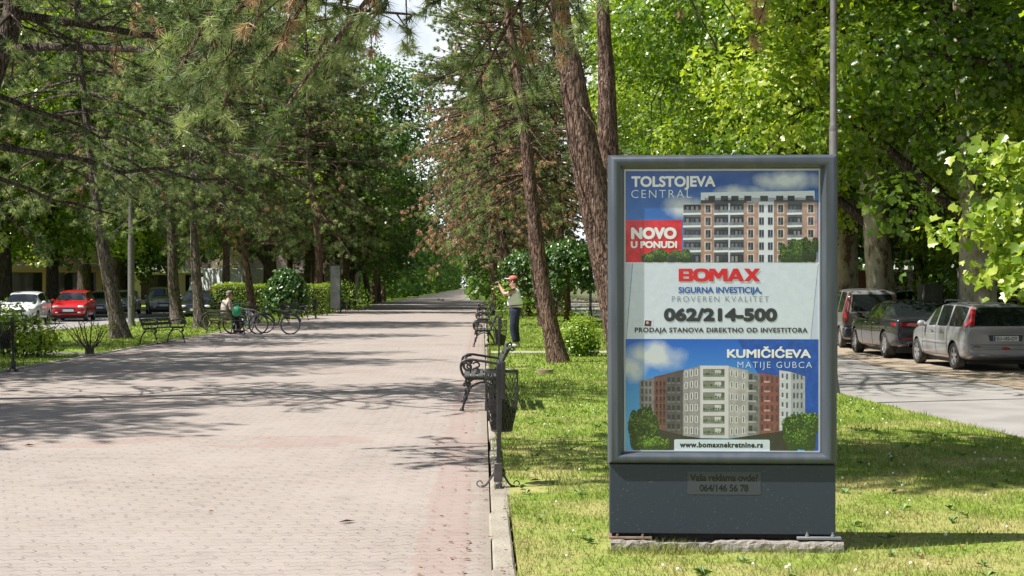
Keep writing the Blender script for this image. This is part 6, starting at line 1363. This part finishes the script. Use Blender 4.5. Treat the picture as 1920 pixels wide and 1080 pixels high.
def row_building(name, label, x, y, L_, H, D, rz, wall, band, nwin, shop=True, roof=None):
    t = thing(name, label, 'building', (x, y, -.1), rz)
    b = MB(); b.box(-L_ / 2, L_ / 2, 0, D, 0, H); b.build('wall', wall, t)
    b = MB(); b.bbox(-L_ / 2 - .1, L_ / 2 + .1, -1.3, .0, 2.75, 3.15, .03); b.build('canopy', band, t)
    b = MB(); b.bbox(-L_ / 2 - .2, L_ / 2 + .2, -.25, D + .2, H, H + .3, .03); b.build('roof', roof or band, t)
    for i in range(nwin):
        xc = -L_ / 2 + (i + .5) * L_ / nwin; w = L_ / nwin
        b = MB(); b.box(xc - w * .38, xc + w * .38, -.03, .0, .45, 2.6); b.build('shop_window', M_GLASSC, t)
        for z in np.arange(4.3, H - 1.2, 3.0):
            f = MB(); f.bbox(xc - w * .22, xc + w * .22, -.06, .0, z, z + 1.4, .01); fo = f.build('window', mat('window_frame', (.62, .6, .56), .5), t); g_ = MB(); g_.box(xc - w * .18, xc + w * .18, -.075, -.062, z + .08, z + 1.32); g_.build('pane', M_GLASSC, fo)
    return t
row_building('street_building', 'long pale building with a white canopy band beyond the left street', -28, 128, 34, 7.4, 9, .06, mat('beige_render', (.40, .32, .31), .9, c2=(.45, .37, .35), scale=.6), mat('white_band', (.72, .72, .70), .7), 9)
row_building('street_building', 'low terracotta coloured house behind the red hatchback', -38, 104, 22, 5.2, 8, .25, mat('salmon_render', (.36, .21, .21), .9, c2=(.40, .25, .24), scale=.6), mat('brown_band', (.16, .12, .10), .7), 6)
row_building('street_building', 'grey apartment block glimpsed through the right hand trees', 40, 95, 30, 14, 10, -.5, mat('grey_render', (.38, .36, .34), .9, c2=(.44, .42, .4), scale=.5), mat('white_band', (.72, .72, .70), .7), 8)
# --- kiosk, notice stand and cabinets under the planes
t = thing('kiosk_shelter', 'dark flat roofed shelter with a small pale sign on top, behind the silver hatchback', 'shelter', (13.7, 52.5, -.06), .1)
for x in (-.75, .75):
    for y in (-.5, .5): b = MB(); b.bbox(x - .05, x + .05, y - .05, y + .05, 0, 2.85, .005); b.build('post', M_IRON, t)
b = MB(); b.bbox(-1.0, 1.0, -.75, .75, 2.85, 2.98, .02); b.build('roof', M_IRON, t)
b = MB(); b.bbox(-.2, .32, -.2, -.15, 2.99, 3.6, .01); b.build('sign', mat('sign_pale', (.42, .40, .34), .6, c2=(.3, .29, .25), scale=9), t)
b = MB(); b.box(-.7, .7, .45, .5, .3, 2.2); b.build('back_panel', mat('brick_red_panel', (.25, .13, .09), .9), t)
for (x, y, w, h, lb) in ((14.3, 43.0, .62, 2.2, 'tall grey utility cabinet between the plane trunks'), (13.55, 44.5, .6, 1.7, 'lower grey cabinet left of the tall one')):
    t = thing('utility_cabinet', lb, 'cabinet', (x, y, -.06), .15, 'utility cabinets behind the sedan'); b = MB(); b.bbox(-w / 2, w / 2, -.25, .25, .1, h, .02); b.build('case', mat('cabinet_grey', (.20, .195, .18), .7, c2=(.14, .13, .12), scale=6), t)
    b = MB(); b.box(-w * .44, w * .44, -.262, -.252, .18, h - .1); b.build('door', MATS['cabinet_grey'], t); b = MB(); b.bbox(-w / 2 + .03, w / 2 - .03, -.22, .22, 0, .1, .01); b.build('plinth', M_CONC, t)
# ------------------------------------------------------------------ people and bicycles
def skin_body(name, joints, edges, mats, parent=None, sub=2, root=0):
    """one continuous surface grown over a joint skeleton; joints: name -> (xyz, radius)"""
    names = list(joints); me = bpy.data.meshes.new(name); me.from_pydata([joints[k][0] for k in names], [(names.index(a), names.index(b_)) for a, b_ in edges], [])
    o = bpy.data.objects.new(name, me); COL.objects.link(o); md = o.modifiers.new('s', 'SKIN'); md.use_smooth_shade = True
    if not me.skin_vertices: bpy.context.view_layer.objects.active = o
    sv = me.skin_vertices[0].data
    for i, k in enumerate(names):
        r = joints[k][1]; sv[i].radius = (r, r) if not hasattr(r, '__len__') else r; sv[i].use_root = i == root
    o.modifiers.new('u', 'SUBSURF').levels = sub; o.modifiers['u'].render_levels = sub
    dg = bpy.context.evaluated_depsgraph_get(); q = bpy.data.meshes.new_from_object(o.evaluated_get(dg)); bpy.data.objects.remove(o)
    q.materials.clear()
    for m in mats: q.materials.append(m)
    q.name = name; q.polygons.foreach_set('use_smooth', [True] * len(q.polygons)); q.polygons.foreach_set('material_index', [0] * len(q.polygons))
    return link(name, q, parent)
M_SKIN = mat('skin', (.50, .28, .19), .55, c2=(.56, .33, .24), scale=12); M_SHIRT = mat('white_shirt', (.78, .80, .82), .85, c2=(.84, .85, .86), scale=5, bump=.3, bscale=12); M_NAVY = mat('navy_trousers', (.012, .018, .045), .85, c2=(.02, .03, .065), scale=6, bump=.4, bscale=10)
def hand(J, E, wrist, d, up, side, tag_, grip=.6):
    """palm, four unequal fingers and a thumb; d: pointing direction, up: back of hand, side: towards the thumb"""
    w = Vector(wrist); d = Vector(d).normalized(); side = Vector(side).normalized(); up = Vector(up).normalized(); J[tag_ + 'palm'] = (tuple(w + d * .055), (.034, .018)); E.append((tag_ + 'wrist', tag_ + 'palm'))
    for i, (o_, l) in enumerate(((.03, .072), (.010, .08), (-.010, .075), (-.029, .06))):
        b0 = w + d * .095 + side * o_; b1 = b0 + d * l * .5 - up * l * .15 * grip; b2 = b1 + (d * (1 - grip) - up * grip).normalized() * l * .5
        for j, (p, r) in enumerate(((b0, .0095), (b1, .009), (b2, .0075))):
            J[f'{tag_}f{i}{j}'] = (tuple(p), r); E.append(((tag_ + 'palm') if j == 0 else f'{tag_}f{i}{j-1}', f'{tag_}f{i}{j}'))
    t0 = w + d * .045 + side * .04; t1 = t0 + (d * .6 + side * .5 - up * .3).normalized() * .04; t2 = t1 + (d * .8 - up * .4).normalized() * .03
    for j, (p, r) in enumerate(((t0, .012), (t1, .011), (t2, .009))): J[f'{tag_}t{j}'] = (tuple(p), r); E.append(((tag_ + 'palm') if j == 0 else f'{tag_}t{j-1}', f'{tag_}t{j}'))
def head(J, E, c, fw, neck, s=1.0):
    c = Vector(c); fw = Vector(fw).normalized(); up = Vector((0, 0, 1))
    J['skull'] = (tuple(c + up * .045 - fw * .012), .092 * s); J['brow'] = (tuple(c + up * .10), .07 * s); J['jaw'] = (tuple(c - up * .055 + fw * .03), .062 * s); J['chin'] = (tuple(c - up * .10 + fw * .062), .03 * s); J['nose'] = (tuple(c - up * .005 + fw * .115), .014 * s)
    E += [(neck, 'jaw'), ('jaw', 'skull'), ('skull', 'brow'), ('jaw', 'chin'), ('skull', 'nose')]
def face_bits(t, c, fw, hair_m=None):
    c = Vector(c); fw = Vector(fw).normalized(); sd = fw.cross(Vector((0, 0, 1)))
    for sg in (1, -1):
        b = MB(); b.ball(c + fw * .085 + sd * .033 * sg + Vector((0, 0, .018)), .011, 8, 6); b.build('eye', mat('eye_dark', (.05, .035, .03), .3), t, smooth=60)
        b = MB(); b.ball(c - fw * .005 + sd * .088 * sg + Vector((0, 0, .01)), 1, 8, 6, sq=(.018, .018, .033)); b.build('ear', M_SKIN, t, smooth=60)
    b = MB(); b.ball(c + fw * .092 - Vector((0, 0, .058)), 1, 8, 5, sq=(.018, .024, .006)); b.build('mouth', mat('lips', (.34, .13, .11), .5), t, smooth=60)
    if hair_m:
        b = MB(); b.ball(c - fw * .022 + Vector((0, 0, .075)), 1, 14, 9, sq=(.098, .098, .088)); b.ball(c - fw * .05 + Vector((0, 0, .01)), 1, 12, 8, sq=(.072, .085, .075)); b.build('hair', hair_m, t, smooth=60)
# --- photographer: stands in profile facing left, both arms raised to a camera
pp = at(966, 652); per = thing('person', 'person in white t-shirt, navy jeans and red cap photographing with raised arms', 'person', (pp.x, pp.y, 0)); per.scale = (1.14, 1.1, 1.02)
J = {}; E = []; f_ = (-1, .05, .08)
J['pelvis'] = ((.0, 0, .95), (.135, .115)); J['waist'] = ((.0, 0, 1.1), (.13, .105)); J['chest'] = ((.0, 0, 1.30), (.15, .115)); J['neckb'] = ((-.01, 0, 1.47), .07); J['neck'] = ((-.03, 0, 1.53), .055)
E += [('pelvis', 'waist'), ('waist', 'chest'), ('chest', 'neckb'), ('neckb', 'neck')]; HC = (-.055, 0, 1.645); head(J, E, HC, f_, 'neck')
for s, nm in ((1, 'l'), (-1, 'r')):
    y = .17 * s
    J[nm + 'sh'] = ((-.01, y, 1.42), .065); J[nm + 'el'] = ((-.245, y * 1.1, 1.335), .045); J[nm + 'wrist'] = ((-.335, y * .5, 1.535), .03); E += [('chest', nm + 'sh'), (nm + 'sh', nm + 'el'), (nm + 'el', nm + 'wrist')]
    hand(J, E, J[nm + 'wrist'][0], (-.35, -.25 * s, .9), (.9, 0, .35), (0, -s, 0), nm, .7)
    J[nm + 'hip'] = ((.0, .085 * s, .88), .095); J[nm + 'kn'] = ((-.025 + .03 * s, .09 * s, .5), .062); J[nm + 'an'] = ((.03 + .02 * s, .09 * s, .09), .04); J[nm + 'toe'] = ((-.12 + .02 * s, .09 * s, .035), .035); E += [('pelvis', nm + 'hip'), (nm + 'hip', nm + 'kn'), (nm + 'kn', nm + 'an'), (nm + 'an', nm + 'toe')]
body = skin_body('body', J, E, [M_SKIN], per); face_bits(per, HC, f_, mat('brown_hair', (.05, .03, .02), .7))
T = {'c0': ((.0, 0, .98), (.205, .165)), 'c1': ((.0, 0, 1.12), (.20, .16)), 'c2': ((.0, 0, 1.32), (.20, .16)), 'c3': ((-.01, 0, 1.46), .095)}; te = [('c0', 'c1'), ('c1', 'c2'), ('c2', 'c3')]
for s, nm in ((1, 'l'), (-1, 'r')): T[nm + '0'] = ((-.01, .175 * s, 1.42), .088); T[nm + '1'] = ((-.17, .187 * s, 1.36), .085); te += [('c2', nm + '0'), (nm + '0', nm + '1')]
skin_body('t_shirt', T, te, [M_SHIRT], per)
T = {'p0': ((0, 0, 1.06), (.17, .14)), 'p1': ((0, 0, .94), (.18, .15))}; te = [('p0', 'p1')]
for s, nm in ((1, 'l'), (-1, 'r')): T[nm + '0'] = ((.0, .09 * s, .85), .12); T[nm + '1'] = ((-.025 + .03 * s, .092 * s, .5), .085); T[nm + '2'] = ((.03 + .02 * s, .09 * s, .12), .075); te += [('p1', nm + '0'), (nm + '0', nm + '1'), (nm + '1', nm + '2')]
skin_body('trousers', T, te, [M_NAVY], per)
b = MB(); b.tube([(.19 * math.cos(a), .155 * math.sin(a), 1.06 + .02 * math.cos(a)) for a in np.linspace(0, 2 * PI, 20)], .012, 6); b.build('waist_strap', M_BLK, per)
for s in (1, -1):
    b = MB(); b.ball((-.05 + .02 * s, .09 * s, .05), 1, 12, 8, sq=(.15, .055, .05)); b.ball((.04 + .02 * s, .09 * s, .075), 1, 10, 6, sq=(.06, .05, .05)); b.build('shoe', mat('white_shoe', (.6, .62, .6), .6), per, smooth=60)
b = MB(); b.ball((-.045, 0, 1.735), 1, 14, 8, 0, (.112, .10, .085)); b.ball((-.16, 0, 1.735), 1, 12, 6, 1, (.09, .075, .012)); b.build('cap', [mat('red_cap', (.50, .13, .10), .7), mat('white_peak', (.7, .68, .66), .7)], per, smooth=60)
cm_ = thing('camera', 'small black camera held up in both hands', 'camera', (pp.x - .455, pp.y, 1.63)); b = MB(); b.bbox(-.03, .03, -.065, .065, -.045, .045, .008); b.bbox(-.02, .02, -.025, .025, .045, .065, .005); b.build('camera_body', M_BLK, cm_); b = MB(); b.lathe([(.034, -.12), (.036, -.06), (.032, -.03)], 14, (0, 0, .0), 'x'); b.build('lens', M_BLK, cm_, smooth=40)

# --- seated figures
def seated(label, loc, rz, shirt, trs, hairm, lean=.15, arms='lap', legs='bent'):
    """local: sits at y axis facing -x, seat .45 m"""
    t = thing('person', label, 'person', loc, rz); J = {}; E = []; f_ = (-1, 0, -.1)
    J['pelvis'] = ((.06, 0, .56), (.16, .13)); J['waist'] = ((.06 + lean * .3, 0, .72), (.15, .115)); J['chest'] = ((.03 + lean * .6, 0, .95), (.16, .12)); J['neckb'] = ((-.0 + lean * .7, 0, 1.10), .065); J['neck'] = ((-.03 + lean * .7, 0, 1.16), .055); E += [('pelvis', 'waist'), ('waist', 'chest'), ('chest', 'neckb'), ('neckb', 'neck')]
    HC = (-.06 + lean * .7, 0, 1.27); head(J, E, HC, f_, 'neck'); sx = J['chest'][0][0]
    for s, nm in ((1, 'l'), (-1, 'r')):
        J[nm + 'sh'] = ((sx, .18 * s, 1.06), .062)
        if arms == 'spread': J[nm + 'el'] = ((sx + .12, .42 * s, .92), .044); J[nm + 'wrist'] = ((sx + .02, .62 * s, .86), .03); hd = ((-.3, .8 * s, -.3), (0, 0, 1), (-1, 0, 0))
        else: J[nm + 'el'] = ((sx + .02, .25 * s, .78), .044); J[nm + 'wrist'] = ((sx - .22, .15 * s, .66), .03); hd = ((-.9, -.2 * s, -.2), (0, 0, 1), (0, -s, 0))
        E += [('chest', nm + 'sh'), (nm + 'sh', nm + 'el'), (nm + 'el', nm + 'wrist')]; hand(J, E, J[nm + 'wrist'][0], *hd, nm, .5)
        kx, kz, ax, az_ = (-.38, .56, -.42, .09) if legs == 'bent' else (-.34, .58, -.66, .12)
        J[nm + 'hip'] = ((.02, .1 * s, .54), .09); J[nm + 'kn'] = ((kx, .13 * s, kz), .062); J[nm + 'an'] = ((ax, .13 * s, az_), .04); J[nm + 'toe'] = ((ax - .15, .13 * s, az_ - .04), .035); E += [('pelvis', nm + 'hip'), (nm + 'hip', nm + 'kn'), (nm + 'kn', nm + 'an'), (nm + 'an', nm + 'toe')]
    skin_body('body', J, E, [M_SKIN], t); face_bits(t, HC, f_, hairm)
    T = {'c0': ((.06, 0, .58), (.175, .145)), 'c1': ((.06 + lean * .3, 0, .76), (.17, .13)), 'c2': ((.03 + lean * .6, 0, .96), (.175, .135)), 'c3': ((lean * .7, 0, 1.08), .085)}; te = [('c0', 'c1'), ('c1', 'c2'), ('c2', 'c3')]
    for s, nm in ((1, 'l'), (-1, 'r')):
        a, e = Vector(J[nm + 'sh'][0]), Vector(J[nm + 'el'][0]); T[nm + '0'] = (tuple(a), .076); T[nm + '1'] = (tuple(a.lerp(e, .7)), .064); te += [('c2', nm + '0'), (nm + '0', nm + '1')]
    skin_body('shirt', T, te, [shirt], t)
    T = {'p0': ((.08, 0, .60), (.165, .14)), 'p1': ((.05, 0, .55), (.17, .12))}; te = [('p0', 'p1')]
    for s, nm in ((1, 'l'), (-1, 'r')): T[nm + '0'] = ((-.08, .11 * s, .555), .10); T[nm + '1'] = (J[nm + 'kn'][0], .08); q = Vector(J[nm + 'an'][0]); T[nm + '2'] = ((q.x, q.y, q.z + .04), .06); te += [('p1', nm + '0'), (nm + '0', nm + '1'), (nm + '1', nm + '2')]
    skin_body('trousers', T, te, [trs], t)
    for s, nm in ((1, 'l'), (-1, 'r')): q = Vector(J[nm + 'toe'][0]); b = MB(); b.ball((q.x + .05, q.y, max(.05, q.z + .01)), 1, 10, 6, sq=(.14, .05, .048)); b.build('shoe', M_BLK, t, smooth=60)
    return t
seated('person with their back turned in a beige shirt sitting on the bench by the bicycles', (-8.5, 49.0, .0), PI + .75, mat('beige_shirt', (.36, .31, .27), .85, c2=(.42, .37, .33), scale=6, bump=.4, bscale=10), M_NAVY, mat('grey_hair', (.20, .17, .15), .8), -.15)
seated('person in blue jeans reclining on the shaded bench by the information board', (-8.55, 84.5, 0), PI - .9, mat('brown_top', (.10, .05, .04), .9), mat('blue_jeans', (.035, .07, .15), .85), mat('brown_hair', (.05, .03, .02), .7), .32, 'spread', 'out')
# green bag slung on the bench end
b = MB(); b.ball((0, 0, .16), 1, 14, 10, sq=(.16, .14, .18)); b.tube(spline([(-.09, 0, .3), (0, 0, .42), (.09, 0, .3)], 8), .012, 5); tag(b.build('shopping_bag', mat('green_bag', (.05, .38, .19), .45, c2=(.08, .45, .25), scale=8, bump=.5, bscale=14), None, smooth=60, loc=(-8.02, 48.3, .60)), 'bright green plastic bag hung on a bicycle beside the seated person', 'bag')

# --- bicycles
def make_bike(frame_m):
    """along x, front +x, wheels .34 m"""
    t = thing('bicycle', 'x', 'bicycle'); r = .335
    for x, nm in ((-.53, 'rear'), (.53, 'front')):
        b = MB(); b.torus((0, 0, 0), r - .018, .02, 36, 8, 'y'); w = b.build('wheel', M_TYRE, t, smooth=60, loc=(x, 0, r))
        b = MB(); b.torus((0, 0, 0), r - .042, .009, 36, 6, 'y'); b.lathe([(.02, -.04), (.028, -.03), (.02, -.02), (.02, .02), (.028, .03), (.02, .04)], 10, (0, 0, 0), 'y')
        for k in range(18): a = 2 * PI * k / 18; b.tube([(.02 * math.cos(a + .5), .02 * (-1) ** k, .02 * math.sin(a + .5)), ((r - .045) * math.cos(a), 0, (r - .045) * math.sin(a))], .0018, 4, cap=False)
        b.build('rim', M_RIM, w, smooth=50)
    b = MB(); bb, st, hd, hl = (-.10, 0, .30), (-.24, 0, .78), (.34, 0, .86), (.38, 0, .70)
    b.tube([bb, st], .017, 8); b.tube([st, hd], .018, 8); b.tube([bb, hl], .021, 8); b.tube([hd, hl], .022, 8)
    for s in (1, -1): b.tube([(-.53, .05 * s, r), (-.12, .03 * s, .30)], .01, 6); b.tube([(-.53, .05 * s, r), (-.24, .02 * s, .76)], .009, 6)
    b.build('frame', frame_m, t, smooth=60)
    b = MB()
    for s in (1, -1): b.tube(spline([(.38, .03 * s, .70), (.42, .05 * s, .58), (.50, .05 * s, .40), (.53, .05 * s, r)], 8), .013, 6)
    b.build('fork', frame_m, t, smooth=60)
    b = MB(); b.tube([(.34, 0, .86), (.30, 0, 1.0)], .014, 8); b.tube(spline([(.22, -.30, 1.03), (.32, -.18, 1.02), (.33, 0, 1.0), (.32, .18, 1.02), (.22, .30, 1.03)], 16), .012, 7); b.build('handlebar', M_BLK, t, smooth=60)
    b = MB(); b.tube([(-.24, 0, .78), (-.27, 0, .90)], .013, 8); b.add([(-.42, -.08, .92), (-.42, .08, .92), (-.25, .06, .935), (-.10, .015, .925), (-.10, -.015, .925), (-.25, -.06, .935), (-.42, -.06, .89), (-.42, .06, .89), (-.10, .01, .905), (-.10, -.01, .905)], [(0, 1, 2, 5), (2, 3, 4, 5), (6, 7, 1, 0), (8, 9, 4, 3), (7, 8, 3, 2, 1), (9, 6, 0, 5, 4)]); b.build('saddle', M_BLK, t, smooth=50)
    b = MB(); b.torus((-.10, .045, .30), .085, .006, 24, 5, 'y'); b.tube([(-.10, .05, .30), (.02, .055, .18)], .009, 6); b.tube([(-.10, -.05, .30), (-.22, -.055, .42)], .009, 6); b.bbox(-.02, .06, .055, .14, .17, .19, .004); b.bbox(-.26, -.18, -.14, -.055, .41, .43, .004); b.build('crankset', M_BLK, t, smooth=40)
    for x, a0, a1 in ((.53, .6, 2.6), (-.53, .4, 2.9)):
        b = MB(); b.tube([(x + (r + .025) * math.cos(a), 0, r + (r + .025) * math.sin(a)) for a in np.linspace(a0, a1, 12)], .012, 6, flat=2.2); b.build('mudguard', M_BLK, t, smooth=60)
    return t
bk = make_bike(mat('bike_silver', (.35, .36, .38), .3, .6)); GBK = 'bicycles leaning round the left bench'
def place_bike(o, px, py, rz, tilt, label, frame=None):
    p = at(px, py); o.location = (p.x, p.y, -.01); o.rotation_euler = (tilt, 0, rz); o['label'] = label; o['group'] = GBK
    if frame:
        for c in o.children:
            if c.name.split('.')[0] in ('frame', 'fork'): c.data = c.data.copy(); c.data.materials[0] = frame
place_bike(bk, 514, 627, PI - .12, .10, 'dark bicycle standing farthest right on the paving', mat('bike_black', (.02, .02, .025), .35))
place_bike(dup(bk), 466, 625, PI + .35, -.08, 'bicycle with a pale frame, second from the right', mat('bike_silver', (.35, .36, .38), .3, .6))
place_bike(dup(bk), 455, 623.5, 2.15, .06, 'bicycle pointing towards the camera beside the bench', mat('bike_blue', (.10, .16, .25), .3, .2))
place_bike(dup(bk), 425, 621, .05, .12, 'bicycle with a red stem behind the bench, its wheel on the grass', mat('bike_red', (.40, .05, .05), .35))
# pigeons far out on the paving
for px, py in ((822, 564), (830, 564.5)):
    p = at(px, py); b = MB(); b.ball((0, 0, .12), 1, 10, 7, sq=(.13, .06, .065)); b.ball((.12, 0, .2), .038, 8, 6); b.tube([(.09, 0, .14), (.12, 0, .2)], [.045, .03], 8); b.add([(-.1, -.035, .12), (-.1, .035, .12), (-.24, .03, .085), (-.24, -.03, .085), (-.1, 0, .15)], [(0, 1, 2, 3), (0, 3, 4), (1, 4, 2), (2, 4, 3)]); b.tube([(.02, .02, .08), (.03, .02, 0)], .006, 5); b.tube([(.02, -.02, .08), (.03, -.02, 0)], .006, 5); b.tube([(.15, 0, .2), (.185, 0, .195)], [.01, .003], 5)
    tag(b.build('pigeon', mat('pigeon_grey', (.10, .10, .12), .7, c2=(.06, .06, .07), scale=12), None, smooth=60, loc=p), 'grey pigeon standing on the sunlit paving far ahead', 'bird', 'pigeons on the path')
